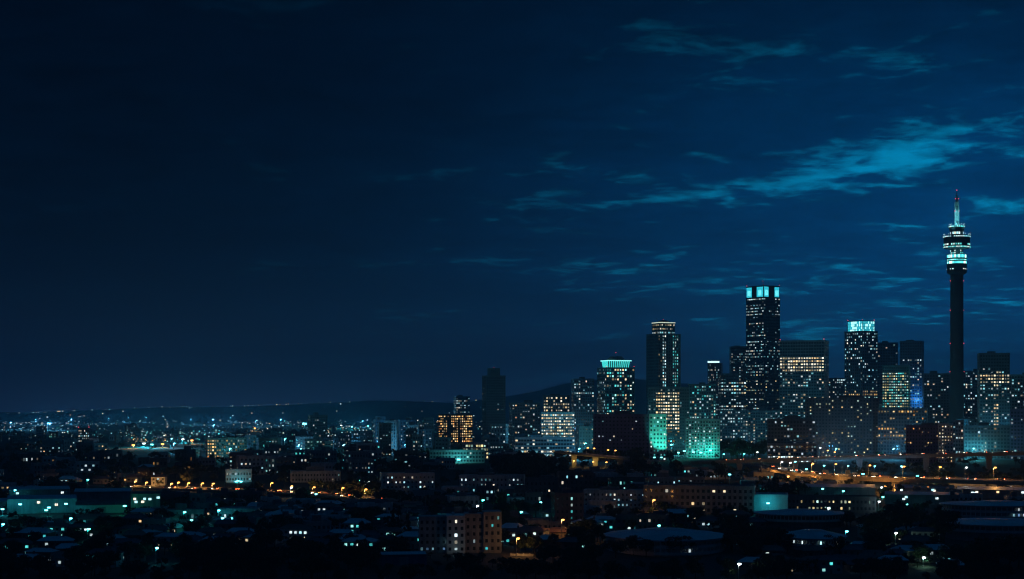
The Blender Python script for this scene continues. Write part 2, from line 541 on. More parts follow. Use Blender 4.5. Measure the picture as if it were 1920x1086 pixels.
# ------------------------------------------------------------------ ground and hills (setting)
def mat_ground():
    m = bpy.data.materials.new('rough_ground'); m.use_nodes = True
    t = NT(m.node_tree)
    out = t.n('ShaderNodeOutputMaterial'); bs = t.n('ShaderNodeBsdfPrincipled'); t.t.links.new(bs.outputs[0], out.inputs[0])
    co = t.n('ShaderNodeTexCoord').outputs['Object']
    a = t.noise(co, 0.012, 6, .6); b = t.noise(co, 0.35, 5, .65)
    c = t.mixc(t.smooth(a, .42, .58), (.030, .042, .020), (.075, .068, .058))
    c = t.mixc(t.smooth(b, .35, .7), c, (.035, .04, .03))
    t.put(bs.inputs['Base Color'], c); bs.inputs['Roughness'].default_value = .95
    return m
GROUND = mat_ground()
ys = np.concatenate([[-500], np.arange(0, 1600, 50), np.arange(1600, 4600, 250), [5200, 6500, 9300]])
xs = np.concatenate([[-9000, -5000, -3000, -2000], np.arange(-1500, 1501, 150), [2000, 3000, 5000, 9000]])
g = MB()
for y in ys:
    for x in xs:
        g.v.append((float(x), float(y), zg(max(0, float(y)))))
nx_ = len(xs)
for j in range(len(ys)-1):
    for i in range(nx_-1):
        g.f.append((j*nx_+i, j*nx_+i+1, (j+1)*nx_+i+1, (j+1)*nx_+i))
tag(g.build('ground', GROUND), 'dark ground of the valley falling away from the city', None, kind='structure')

RIDGE = [(-300, 786), (0, 777), (120, 772), (250, 766), (340, 763), (420, 763), (520, 760), (620, 755), (690, 751), (760, 752), (850, 756), (900, 751), (960, 742), (1010, 733), (1060, 720), (1110, 712), (1200, 712), (1320, 722), (1480, 735), (1700, 742), (1920, 748), (2400, 760)]
def ridge_z(px, D=8200.0):
    py = np.interp(px, [p[0] for p in RIDGE], [p[1] for p in RIDGE])
    return CZ + (HY-py)/F*D
h = MB(); NX, NY = 220, 14
rr = random.Random(5)
def hill_z(px, t):
    top = ridge_z(px)
    s = t*t*(3-2*t) if t <= 1 else 1 - .25*(t-1)
    wob = 4.5*math.sin(px*.021+t*3.0) + 3.0*math.sin(px*.047+1.3+t*5)
    return -3 + (top+3)*s + wob*t*(1-min(t, 1))*1.6
for j in range(NY+1):
    t = j/(NY-3)
    D = 4600 + 3600*t
    for i in range(NX+1):
        px = -420 + i*(2800/NX)
        z = hill_z(px, t) + (rr.uniform(-1.2, 1.2) if t > .1 else 0)
        h.v.append(((px-CX)/F*D, D, z))
for j in range(NY):
    for i in range(NX):
        a = j*(NX+1)+i
        h.f.append((a, a+1, a+NX+2, a+NX+1))
HILLM = mat_wall('hill_scrub', (.070, .080, .075), .95, .5, .01, streak=False)
tag(h.build('hills', HILLM, smooth=True), 'long dark ridge of hills behind the city', None, kind='structure')

# ------------------------------------------------------------------ leaves
def mat_leaf(name, a, b):
    m = bpy.data.materials.new(name); m.use_nodes = True
    t = NT(m.node_tree)
    out = t.n('ShaderNodeOutputMaterial'); bs = t.n('ShaderNodeBsdfPrincipled')
    t.t.links.new(bs.outputs[0], out.inputs[0])
    g = t.n('ShaderNodeNewGeometry').outputs['Random Per Island']
    t.put(bs.inputs['Base Color'], t.mixc(g, a, b)); bs.inputs['Roughness'].default_value = .7
    return m
LEAF = [mat_leaf('leaves_dark', (.025, .045, .018), (.06, .085, .03)), mat_leaf('leaves_olive', (.04, .05, .02), (.085, .09, .04)), mat_leaf('leaves_pine', (.018, .035, .02), (.035, .06, .03))]
def crown_arrays(rng, H, W, nclump, nleaf, size, shape='round'):
    cs = []
    for i in range(nclump):
        if shape == 'round':
            a = rng.uniform(0, 2*PI); r = W/2*math.sqrt(rng.uniform(0, 1))*.80
            zz = H*(.42 + .50*rng.uniform(0, 1)*math.sqrt(max(0, 1-(r/(W/2))**2))) + rng.uniform(-.03, .03)*H
            rad = W*rng.uniform(.11, .20)
        elif shape == 'flat':
            a = rng.uniform(0, 2*PI); r = W/2*math.sqrt(rng.uniform(0, 1))*.9
            zz = H*(.68 + .22*rng.uniform(0, 1)); rad = W*rng.uniform(.09, .16)
        else:
            t = rng.uniform(0, 1); a = rng.uniform(0, 2*PI); zz = H*(.14 + .84*t)
            r = W/2*(1-t)**.75*rng.uniform(.2, .9); rad = W*.13*(1.1-t*.6)
        cs.append((r*math.cos(a), r*math.sin(a), zz, rad))
    g = np.random.default_rng(rng.randrange(1 << 30))
    n = nclump*nleaf
    ctr = np.repeat(np.array(cs), nleaf, axis=0)
    dirs = g.normal(size=(n, 3)); dirs /= np.linalg.norm(dirs, axis=1)[:, None]
    rad = ctr[:, 3:4]*g.uniform(.35, 1.05, (n, 1))
    p = ctr[:, :3] + dirs*rad*np.array([1, 1, .72])
    t = g.normal(size=(n, 3)); t /= np.linalg.norm(t, axis=1)[:, None]
    b = np.cross(t, g.normal(size=(n, 3))); b /= np.linalg.norm(b, axis=1)[:, None]
    s = (size*g.uniform(.6, 1.4, (n, 1)))
    q = np.stack([p-t*s, p-b*s*.6, p+t*s, p+b*s*.6], axis=1)
    return q.reshape(-1, 3)
def quads_mesh(name, v, mat):
    n = len(v)//4
    me = bpy.data.meshes.new(name)
    me.vertices.add(len(v)); me.vertices.foreach_set('co', v.astype(np.float32).ravel())
    me.loops.add(n*4); me.loops.foreach_set('vertex_index', np.arange(n*4, dtype=np.int32))
    me.polygons.add(n); me.polygons.foreach_set('loop_start', np.arange(0, n*4, 4, dtype=np.int32))
    me.update(calc_edges=True)
    me.materials.append(mat)
    return me
TREES = []
for i, (H, W, shp, lf, nc) in enumerate([(10, 9.5, 'round', 0, 34), (10, 8, 'round', 1, 30), (10, 11.5, 'round', 0, 40), (10, 12, 'flat', 1, 34), (10, 7, 'round', 2, 26), (10, 3.6, 'cone', 2, 26), (10, 5.0, 'cone', 0, 30)]):
    rng = random.Random(100+i)
    tk = MB()
    hh = H*(.5 if shp != 'cone' else .8)
    tk.tube((0, 0, -.6), (.1, .05, hh*.55), .30, .22, 7); tk.tube((.1, .05, hh*.55), (0, .1, hh), .22, .13, 7)
    if shp != 'cone':
        for k in range(6):
            a = k*1.05+rng.uniform(0, .5); r = W*.32
            z0 = hh*rng.uniform(.6, .95)
            tk.tube((.05, .05, z0), (r*math.cos(a), r*math.sin(a), z0+H*rng.uniform(.14, .3)), .12, .05, 5)
    TREES.append((tk.mesh('trunk', BARK), quads_mesh('crown', crown_arrays(rng, H, W, nc, 62, .34, shp), LEAF[lf]), W, shp, lf))
TREE_L = {0: 'rounded dark broadleaf tree', 1: 'loose olive-green broadleaf tree', 2: 'wide spreading dark tree', 3: 'flat-topped umbrella tree', 4: 'compact dark round tree', 5: 'slender cypress tree', 6: 'narrow pointed conifer'}

# ------------------------------------------------------------------ hero towers
def ringwin(root, r, z0, z1, n, pal, st, gap=.25, p=1.0, name='window', y=None):
    """curved row of panes round a drum"""
    for i in range(n):
        if R.random() > p: continue
        a0 = 2*PI*i/n; a1 = 2*PI*(i+1-gap)/n
        if math.sin((a0+a1)/2) > .35: continue      # far side is not lit towards us but walls continue there
        m = MB().prism([(r*math.cos(a0), r*math.sin(a0)), ((r+.12)*math.cos(a0), (r+.12)*math.sin(a0)), ((r+.12)*math.cos(a1), (r+.12)*math.sin(a1)), (r*math.cos(a1), r*math.sin(a1))], z0, z1)
        o = m.build(name, LIT_OBJ, root)
        c = pick(pal); o.color = (*c, st*R.uniform(.55, 1.2)/4)

# --- telecommunication tower
D = 1760.0; K = D/F
base = ground(1794, D)
tw = thing('telecom_tower', 'very tall concrete telecommunication tower with stacked lit round pods and lattice mast', 'tower', base)
zz = lambda py: CZ + (HY-py)/F*D - base.z
TOWC = mat_wall('tower_concrete', (.085, .09, .095), .85, .25, .08)
MB().lathe([(14.5*K, -3), (13.4*K, zz(800)), (12.4*K, zz(700)), (12.0*K, zz(560)), (11.8*K, zz(512))], 40).build('shaft', TOWC, tw, smooth=False)
MB().lathe([(12.2*K, zz(516)), (17.2*K, zz(512.5)), (18.2*K, zz(510)), (18.2*K, zz(496)), (17.4*K, zz(496)), (17.4*K, zz(478)), (12*K, zz(477.6))], 40).build('lower_pod', TOWC, tw)
for a, b in ((478.2, 477.0), (486.6, 484.2), (490.6, 489.0), (497.0, 495.0)):
    MB().lathe([(17.6*K, zz(a)), (18.7*K, zz(a)), (18.7*K, zz(b)), (17.6*K, zz(b))], 40).build('floor_slab', TOWC, tw)
ringwin(tw, 17.5*K, zz(484), zz(478.4), 30, 'teal', 2.2, .2)
ringwin(tw, 17.5*K, zz(488.9), zz(486.8), 30, 'teal', 1.6, .2)
ringwin(tw, 17.5*K, zz(494.8), zz(490.8), 30, 'teal', 2.6, .15)
ringwin(tw, 18.25*K, zz(506), zz(504), 22, 'cool', 1.5, .55, .6)
MB().lathe([(11.6*K, zz(478)), (11.6*K, zz(466))], 40).build('neck', TOWC, tw)
ringwin(tw, 11.65*K, zz(476), zz(473.6), 20, 'teal', 1.3, .5, .7)
ringwin(tw, 11.65*K, zz(472), zz(469.5), 20, 'teal', 1.5, .5, .7)
MB().lathe([(12*K, zz(467.3)), (21*K, zz(466.6)), (24.5*K, zz(465)), (24.9*K, zz(462.5)), (24.0*K, zz(462)), (24.0*K, zz(446)), (24.8*K, zz(445.6)), (24.8*K, zz(443.2)), (12*K, zz(443))], 48).build('main_pod', TOWC, tw)
ringwin(tw, 24.9*K, zz(465.2), zz(463.0), 40, 'teal', 1.1, .12)
ringwin(tw, 24.05*K, zz(460.6), zz(457.6), 36, 'teal', 1.5, .4, .8)
ringwin(tw, 24.05*K, zz(453), zz(450), 30, 'teal', .6, .5, .25)
ringwin(tw, 24.85*K, zz(445.6), zz(443.6), 40, 'cool', 1.3, .35, .9)
MB().lathe([(12.2*K, zz(443.3)), (12.2*K, zz(434.5)), (13.6*K, zz(431)), (14.4*K, zz(427)), (14.4*K, zz(424)), (3*K, zz(423.5))], 40).build('upper_deck', TOWC, tw)
ringwin(tw, 12.25*K, zz(439.5), zz(435.5), 20, 'cool', 1.6, .3, .85)
ringwin(tw, 14.45*K, zz(426.5), zz(424.4), 24, 'teal', 1.6, .3)
for r, py, n in ((24.4, 443.2, 14), (14.0, 424, 9)):
    for i in range(n):
        a = 2*PI*i/n + .2
        x, y = r*K*math.cos(a), r*K*math.sin(a)
        o = MB().tube((x, y, zz(py)-.1), (x, y, zz(py)+1.7), .12, .08, 5).build('railing_lamp_post', STEEL, tw)
        b_ = MB().lathe([(.1, zz(py)+1.7), (.3, zz(py)+1.95), (.1, zz(py)+2.2)], 7, x, y).build('railing_lamp', E_DECK, o)
# mast
mast = MB()
def lattice(m, z0, z1, r0, r1, n):
    for i in range(n):
        a, b = z0+(z1-z0)*i/n, z0+(z1-z0)*(i+1)/n
        ra, rb = r0+(r1-r0)*i/n, r0+(r1-r0)*(i+1)/n
        cs0 = [(ra*sx, ra*sy, a) for sx, sy in ((-1, -1), (1, -1), (1, 1), (-1, 1))]
        cs1 = [(rb*sx, rb*sy, b) for sx, sy in ((-1, -1), (1, -1), (1, 1), (-1, 1))]
        for k in range(4):
            m.tube(cs0[k], cs1[k], .24, .24, 5); m.tube(cs0[k], cs1[(k+1) % 4], .13, .13, 4); m.tube(cs0[(k+1) % 4], cs1[k], .13, .13, 4); m.tube(cs1[k], cs1[(k+1) % 4], .14, .14, 4)
lattice(mast, zz(424), zz(379), 3.3*K, 3.0*K, 9)
mast.build('lattice_mast', WHITE, tw)
MB().lathe([(2.0*K, zz(424)), (2.0*K, zz(380))], 12).build('mast_core', WHITE, tw)
MB().lathe([(3.9*K, zz(395.2)), (3.9*K, zz(387.5))], 14).build('antenna_collar', DARKC, tw)
MB().lathe([(3.6*K, zz(421)), (3.6*K, zz(414))], 14).build('antenna_collar', DARKC, tw)
MB().lathe([(2.4*K, zz(379)), (1.9*K, zz(373)), (1.0*K, zz(366)), (.5*K, zz(358))], 12).build('antenna_tip', DARKC, tw)
MB().lathe([(.2*K, zz(358)), (.95*K, zz(357)), (.2*K, zz(355.6))], 8).build('beacon', RED_L, tw)
for py, r in ((373, 2.6), (396, 4.0), (527, 12.2), (582, 12.6), (644, 12.9), (697, 13.2)):
    for s in (-1, 1):
        MB().lathe([(.1, zz(py)-.5), (.42 if r > 5 else .5, zz(py)), (.1, zz(py)+.5)], 8, s*r*K, -.6).build('beacon', RED_L, tw)
for s in (-1, 1):
    mk_light(tw, (s*6.5, -7, zz(421)), 3600, (.15, .85, 1.0), .4)
    mk_light(tw, (s*5.0, -6, zz(400)), 1500, (.15, .85, 1.0), .4)
for a in (-.9, -1.57, -2.24):
    mk_light(tw, (20.5*K*math.cos(a)*1.2, 20.5*K*math.sin(a)*1.2, zz(474)), 700, (.2, .9, 1.0), .5)
FOOT.append((base.x, base.y, 12))

# --- tall office tower with cyan crown (two faces)
def crown_box(root, w_, d_, z0, z1, inset, mat, name='crown'):
    return MB().box(-w_/2+inset, w_/2-inset, -d_/2+inset, d_/2-inset, z0, z1).build(name, mat, root)
def patC(fc, u, v, fk):
    if .17 > (v*7.3) % 1: return .06, 'cool', .6
    p = .50 if fc == 'W' else .24
    if v < .35: p *= .75
    q = p*(1.5 if fk < .5 else .55)
    return q, ('cool' if v > .45 or R.random() < .5 else 'yellow'), (1.5 if fc == 'W' else 1.2)*(1 if v > .2 else .8)
rt, w_, d_, H = tower('office_tower', 'tallest dark office tower crowned by glowing cyan panels', 1399, 1462, 557, 2300, patC, 'dark', corner=1432, rot=43, fh=4.15, bw=2.9, ww=.74, wh=.40, cat='skyscraper', roofbox=False, parapet=.6)
Hc = htop(536, 2300) - rt.location.z
MB().box(-w_/2+.6, w_/2-.6, -d_/2+.6, d_/2-.6, H, Hc).build('crown', DARKC, rt)
CYP = mat_emit('cyan_backlit_panel', (.04, .72, .92), 1.0)
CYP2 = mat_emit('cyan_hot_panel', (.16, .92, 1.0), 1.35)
for fc, spans in (('W', ((.0, .30), (.60, .96))), ('S', ((.03, .30), (.70, .98)))):
    for a, b in spans:
        if fc == 'W':
            y0, y1 = d_/2-.6 - (d_-1.2)*b, d_/2-.6 - (d_-1.2)*a
            p = MB().box(-w_/2+.25, -w_/2+.58, y0, y1, H+.7, Hc-1.0).build('backlit_panel', CYP, rt)
            ym = (y0+y1)/2
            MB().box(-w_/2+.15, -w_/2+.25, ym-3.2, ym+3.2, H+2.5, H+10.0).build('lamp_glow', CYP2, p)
        else:
            x0, x1 = -w_/2+.6 + (w_-1.2)*a, -w_/2+.6 + (w_-1.2)*b
            p = MB().box(x0, x1, -d_/2+.25, -d_/2+.58, H+.7, Hc-1.0).build('backlit_panel', CYP, rt)
            xm = (x0+x1)/2
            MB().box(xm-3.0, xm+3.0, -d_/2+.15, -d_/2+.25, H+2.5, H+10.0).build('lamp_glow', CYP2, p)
MB().box(-w_/2, w_/2, -d_/2, d_/2, Hc-.9, Hc+.7).build('roof_slab', DARKC, rt)
MB().tube((0, 0, Hc), (0, 0, Hc+8), .35, .12, 6).build('aerial', STEEL, rt)
MB().tube((2.5, 1, Hc), (2.5, 1, Hc+4), .25, .1, 6).build('aerial', STEEL, rt)
for p in ((-w_/2+.5, -d_/2+.5, Hc+.6), (w_/2-.5, -d_/2+.5, Hc+.6), (-w_/2+.5, d_/2-.5, Hc+.6), (0, 0, Hc+7.2)): beac(rt, p)

# --- glass tower with glowing glazed crown (two faces)
def patS(fc, u, v, fk):
    base = .46 if fk < .6 else .22
    if .42 < v < .48: return .8, 'amber', 1.2
    return base, ('cool' if v > .5 else 'yellow'), 1.5
rt, w_, d_, H = tower('office_tower', 'glass office tower topped by a bright gridded cyan lantern', 1584, 1645, 622, 1900, patS, 'blue', corner=1617, rot=44, fh=3.45, bw=3.1, ww=.6, wh=.52, cat='skyscraper', roofbox=False)
Hc = htop(601.5, 1900) - rt.location.z; ins = 2.6
LAN = mat_emit('cyan_lantern_glass', (.05, .70, .86), 1.25)
lan = MB().box(-w_/2+ins, w_/2-ins, -d_/2+ins, d_/2-ins, H, Hc-.4).build('crown', LAN, rt)
LAN2 = mat_emit('cyan_lantern_lit', (.40, .97, 1.0), 2.6)
n = 13
for i in range(n+1):
    x = -w_/2+ins + (w_-2*ins)*i/n; y = -d_/2+ins + (d_-2*ins)*i/n
    MB().box(x-.18, x+.18, -d_/2+ins-.3, -d_/2+ins-.02, H, Hc).build('mullion', BLUEG, rt)
    MB().box(-w_/2+ins-.3, -w_/2+ins-.02, y-.18, y+.18, H, Hc).build('mullion', BLUEG, rt)
for k in range(1, 4):
    z = H + (Hc-H)*k/4
    MB().box(-w_/2+ins-.22, w_/2-ins+.22, -d_/2+ins-.22, d_/2-ins+.22, z-.12, z+.12).build('transom', BLUEG, rt)
for i in range(n):
    for k in range(4):
        for fc in 'SW':
            if R.random() < .35:
                z0 = H+(Hc-H)*k/4+.2; z1 = H+(Hc-H)*(k+1)/4-.2
                if fc == 'S':
                    x = -w_/2+ins + (w_-2*ins)*(i+.5)/n
                    MB().box(x-.7, x+.7, -d_/2+ins-.1, -d_/2+ins-.01, z0, z1).build('pane', LAN2, rt)
                else:
                    y = -d_/2+ins + (d_-2*ins)*(i+.5)/n
                    MB().box(-w_/2+ins-.1, -w_/2+ins-.01, y-.7, y+.7, z0, z1).build('pane', LAN2, rt)
MB().box(-w_/2+ins-.5, w_/2-ins+.5, -d_/2+ins-.5, d_/2-ins+.5, Hc-.4, Hc+.5).build('roof_slab', BLUEG, rt)
for p in ((-w_/2+ins, -d_/2+ins, Hc+.4), (w_/2-ins, -d_/2+ins, Hc+.4), (-w_/2+ins, d_/2-ins, Hc+.4)): beac(rt, p)

# --- green-lit tower with flared crown and low dome
def patI(fc, u, v, fk):
    if fc == 'W': return .28, 'cool', .9
    p = .62 if u < .62 else .42
    return p*(1.25 if fk < .6 else .6), ('teal' if R.random() < .72 else 'cream'), 1.7
rt, w_, d_, H = tower('office_tower', 'green-lit office tower with flared teal crown under a low dark dome', 1120, 1190, 690, 1800, patI, 'green', corner=1137, rot=24, fh=3.3, bw=2.9, ww=.62, wh=.58, cat='office tower', roofbox=False, parapet=.7)
Hc = htop(677, 1800)-rt.location.z
CRT = mat_emit('teal_floodlit_glow', (.06, .78, .74), 1.15)  # floodlight on the crown put into its material as emission
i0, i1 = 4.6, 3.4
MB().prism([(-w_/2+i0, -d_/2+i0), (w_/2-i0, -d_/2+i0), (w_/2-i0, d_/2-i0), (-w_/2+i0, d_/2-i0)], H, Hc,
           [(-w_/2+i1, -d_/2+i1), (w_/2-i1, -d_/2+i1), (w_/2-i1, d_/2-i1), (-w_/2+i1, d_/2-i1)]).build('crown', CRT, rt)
for i in range(12):
    x = -w_/2+i0 + (w_-2*i0)*i/11
    MB().prism([(x-.35, -d_/2+i0-.9), (x+.35, -d_/2+i0-.9), (x+.35, -d_/2+i0), (x-.35, -d_/2+i0)], H, Hc+.2, [(x*1.07-.35, -d_/2+i1-.9), (x*1.07+.35, -d_/2+i1-.9), (x*1.07+.35, -d_/2+i1), (x*1.07-.35, -d_/2+i1)]).build('crown_rib', GREENG, rt)
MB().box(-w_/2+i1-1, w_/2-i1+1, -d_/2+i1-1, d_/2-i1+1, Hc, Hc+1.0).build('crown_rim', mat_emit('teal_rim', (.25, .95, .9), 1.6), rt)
MB().lathe([(w_*.33, Hc+1.0), (w_*.30, Hc+2.6), (w_*.22, Hc+4.6), (w_*.20, Hc+5.2)], 8).build('dome', DARKC, rt)
MB().tube((0, 0, Hc+5), (0, 0, Hc+9), .2, .1, 5).build('aerial', STEEL, rt)
for p in ((-w_/2+.4, -d_/2+.4, H+.6), (w_/2-.4, -d_/2+.4, H+.6), (0, 0, Hc+8.4)): beac(rt, p)

# --- slim tower with pale lit crown
def patJ(fc, u, v, fk):
    if fc == 'W': return .0, 'cool', 1
    if .22 < u < .38: return .92, ('cool' if v > .3 else 'teal'), 2.1
    if u > .60 and u < .90: return .75, 'teal', 1.15 - .5*v + .35
    if u < .14: return .10, 'cream', .7
    return .03, 'teal', .5
rt, w_, d_, H = tower('office_tower', 'dark slim tower with vertical strips of lit windows and pale lit crown', 1212, 1276, 627, 2000, patJ, 'green', corner=1234, rot=30, fh=3.6, bw=2.7, ww=.6, wh=.55, cat='office tower', roofbox=False, parapet=.8)
Hc = htop(605, 2000)-rt.location.z
MB().box(-w_/2+5, w_/2-5, -d_/2+5, d_/2-5, H, Hc).build('crown', DARKC, rt)
facade(rt, w_-10, d_-10, H+.2, Hc-.2, 0, 0, 3.5, 2.2, .72, .42, lambda fc, u, v, fk: (.85, 'cream' if v > .4 else 'cool', 1.0 if v > .4 else 1.6), GREENG, 'SW', True)
MB().box(-w_/2+4.4, w_/2-4.4, -d_/2+4.4, d_/2-4.4, Hc, Hc+.9).build('crown_rim', mat_emit('pale_rim', (.85, 1.0, .8), .9), rt)
MB().lathe([(w_*.26, Hc+.9), (w_*.22, Hc+2.4), (w_*.1, Hc+3.8)], 8).build('dome', DARKC, rt)
beac(rt, (0, 0, Hc+3.6))

# --- wide slab with rows of cream windows
def patQ(fc, u, v, fk):
    if fc == 'E': return .14, 'cool', .5
    if v > .86: return .0, 'cool', .3
    if v > .70: return .96, 'cream', 1.9
    if v < .14: return .9, ('cream' if v > .04 else 'amber'), 2.2
    if v < .3: return .35, 'cool', 1.0
    return (.42 if fk < .45 else .12), ('cool' if R.random() < .7 else 'cream'), .95
tower('office_slab', 'broad office slab with four bright cream window rows near its flat top', 1462, 1545, 640, 1900, patQ, 'concrete', rot=-9, depth=34, fh=3.4, bw=2.9, ww=.72, wh=.55, cat='office tower', beacon=2, roofbox=False)
# --- remaining skyline towers, each its own look
tower('office_tower', 'dark tower with bluish white window bands beside the tallest tower', 1352, 1399, 702, 2050, lambda fc, u, v, fk: ((.85 if fk < .4 else .25), 'cool' if R.random() < .85 else 'cream', 1.9 if fk < .4 else .9), 'dark', rot=6, depth=30, fh=4.0, bw=3.0, ww=.7, wh=.45, cat='office tower', roofbox=False)
tower('office_tower', 'narrow dim tower with flat top rising close behind the tallest tower', 1371, 1400, 651, 2350, P(.32, 'cool', .7, .6), 'blue', rot=5, depth=26, fh=3.8, bw=2.8, ww=.7, wh=.45, cat='office tower')
rt, w_, d_, H = tower('office_tower', 'hazy tower with a bright white sign strip along its roof', 1327, 1352, 682, 2450, P(.30, 'cool', .7), 'blue', rot=-6, depth=20, fh=3.6, bw=2.6, cat='office tower', roofbox=False)
MB().box(-w_/2, w_/2-2.5, -d_/2-.5, -d_/2+.3, H+1.2, H+3.8).build('roof_sign', mat_emit('white_sign', (.55, .95, 1.0), 2.0), rt)
tower('office_tower', 'dim slate-coloured tower with rounded plant room behind the gridded lantern tower', 1646, 1683, 644, 2150, P(.05, 'mixed', .6), 'blue', rot=4, depth=28, fh=3.5, bw=3.2, cat='office tower')
def patU(fc, u, v, fk):
    if v > .85: return .0, 'cool', 1
    if v < .42: return .45, 'blue', .8
    return (.8 if fk < .3 else .15), 'cool', 1.2
rtU, w_, d_, H = tower('office_tower', 'flat-topped tower washed in blue light on its lower storeys', 1688, 1728, 641, 2000, patU, 'blue', rot=-5, depth=28, fh=3.3, bw=2.7, cat='office tower')
mk_light(rtU, (6, -d_/2-12, htop(757, 2000)+2), 16000, (.04, .35, 1.0), 1.0)
rtV, w_, d_, H = tower('office_block', 'green-tinted office block with closely lit pale windows', 1655, 1703, 687, 1700, lambda fc, u, v, fk: (0 if v > .93 else .93, 'yellow' if R.random() < .55 else 'teal', 1.5 if v > .1 else 2.4), 'green', rot=-4, depth=26, fh=2.75, bw=2.2, ww=.72, wh=.5, cat='office block', roofbox=False, low=16)
def patY(fc, u, v, fk):
    if v > .88: return .0, 'cool', 1
    if v > .83: return .3, 'cool', .6
    if .70 < v < .80: return .95, 'cream', 1.9
    if .62 < v < .68: return .75, 'cool', 1.3
    if .48 < u < .62: return .85, 'cream', 1.9
    return .30, 'cool', 1.2
tower('office_block', 'dark block with two bright cream rows and one lit column beside the telecom tower', 1838, 1892, 664, 1650, patY, 'dark', rot=5, depth=26, fh=3.2, bw=2.6, ww=.62, wh=.5, cat='office block')
tower('apartment_tower', 'broad dark apartment block with few lights left of the telecom tower', 1733, 1784, 702, 1950, P(.16, 'mixed', 1.0), 'dark', rot=5, depth=25, fh=3.1, bw=3.2, cat='apartment block')
tower('apartment_tower', 'apartment block with teal-white lights right of the telecom tower', 1806, 1841, 697, 1900, P(.40, 'cool', 1.3), 'blue', rot=-5, depth=25, fh=3.1, bw=2.8, cat='apartment block')
tower('apartment_tower', 'pale narrow-windowed block at the edge of the city past the two-row block', 1892, 1950, 704, 1750, P(.26, 'cool', 1.1), 'concrete', rot=5, depth=24, fh=3.1, bw=3.0, cat='apartment block')
tower('office_tower', 'low hazy block with a white lit top right of the broad slab', 1546, 1584, 710, 2350, lambda fc, u, v, fk: ((.95 if v > .93 and u > .6 else .4), 'cool', 2.4 if v > .93 else .9), 'blue', rot=5, depth=30, fh=3.3, bw=2.8, cat='office block', roofbox=False)
# --- left part of the skyline
rt, w_, d_, H = tower('apartment_tower', 'tall dark residential tower with stepped crown standing apart', 912, 948, 706, 1900, P(.035, 'cool', .7), 'dark', rot=14, depth=21, fh=2.9, bw=2.5, ww=.55, wh=.5, cat='tower block', roofbox=False)
MB().prism([(-6, -6), (6, -6), (6, 6), (-6, 6)], H, H+9.5).build('crown', DARKC, rt)
beac(rt, (0, 0, H+9.4))
tower('apartment_tower', 'slim tower behind the amber office block with a lit storey above it', 855, 881, 745, 2250, lambda fc, u, v, fk: ((.6 if fk < .4 else .1), 'cool', 1.2), 'blue', rot=10, depth=18, fh=3.0, bw=2.5, cat='tower block')
def patC2(fc, u, v, fk):
    if .28 < u < .36 or .60 < u < .64 and v < .7: return .05, 'amber', .6
    return (.78 if fk < .75 else .5), 'amber', 2.1
tower('office_block', 'square office block densely lit with amber windows', 822, 886, 778, 2000, patC2, 'brown', rot=0, depth=22, fh=2.75, bw=2.2, ww=.62, wh=.55, cat='office block', roofbox=False)
tower('apartment_tower', 'lone dark tower block above the low town', 582, 614, 780, 1900, P(.13, 'cool', .8), 'dark', rot=10, depth=15, fh=2.9, bw=2.4, cat='tower block')
tower('apartment_tower', 'small slim tower with a grid of pale lights out in the plain', 147, 167, 805, 1725, lambda fc, u, v, fk: (.72, 'cream' if v > .85 else 'cool', 1.3), 'dark', rot=0, depth=9, fh=2.4, bw=1.9, ww=.5, wh=.5, cat='tower block', roofbox=False, beacon=2)
tower('apartment_tower', 'dark block with scattered white windows right of the stepped-crown tower', 960, 1013, 757, 1750, P(.24, 'mixed', 1.2), 'dark', rot=8, depth=22, fh=3.0, bw=2.7, cat='apartment block')
def patG(fc, u, v, fk):
    return (.88 if v > .25 else .6), ('cream' if R.random() < .75 else 'cool'), 1.8
tower('office_block', 'bright cream-lit office block with open plan floors', 1015, 1077, 775, 1700, patG, 'pale', rot=0, depth=24, fh=3.1, bw=2.3, ww=.7, wh=.52, cat='office block', roofbox=False)
tower('office_block', 'cream-lit set-back block behind the bright cream office block', 1019, 1068, 743, 1850, lambda fc, u, v, fk: (.62, 'cream', 1.5), 'brown', rot=0, depth=20, fh=3.3, bw=2.7, cat='office block')
rtH, w_, d_, H = tower('office_tower', 'dark blue-green tower with one lit row left of the green-lit tower', 1076, 1114, 712, 1800, lambda fc, u, v, fk: (.95 if .80 < v < .84 else .20, 'cool' if v > .4 else 'blue', 1.3), 'blue', rot=8, depth=20, fh=3.1, bw=2.4, cat='office tower')
mk_light(rtH, (-4, -d_/2-10, 12), 5000, (.08, .70, 1.0), .8)
tower('office_block', 'brown block with a bright cream centre of lit office windows', 1216, 1292, 728, 1650, lambda fc, u, v, fk: ((.93, 'cream', 2.0) if .2 < u < .78 and .35 < v < .93 else (.2, 'amber' if v < .4 else 'cool', .9)), 'brown', rot=0, depth=26, fh=3.0, bw=2.3, ww=.68, wh=.5, cat='office block', roofbox=False)
# mauve block with its teal-lit end
rtL, w_, d_, H = tower('apartment_block', 'blind mauve-brown block with almost no lit windows', 1113, 1217, 779, 1450, lambda fc, u, v, fk: (.07, 'mixed', .8), 'purple', rot=0, depth=20, fh=3.2, bw=3.2, ww=.4, wh=.4, cat='apartment block')
rtL2, w_, d_, H = tower('apartment_block', 'narrow block end bathed in bright teal floodlight', 1218, 1249, 779, 1446, lambda fc, u, v, fk: (.42, 'teal', 1.6), 'white', rot=0, depth=16, fh=3.4, bw=3.0, ww=.5, wh=.45, cat='apartment block', roofbox=False)
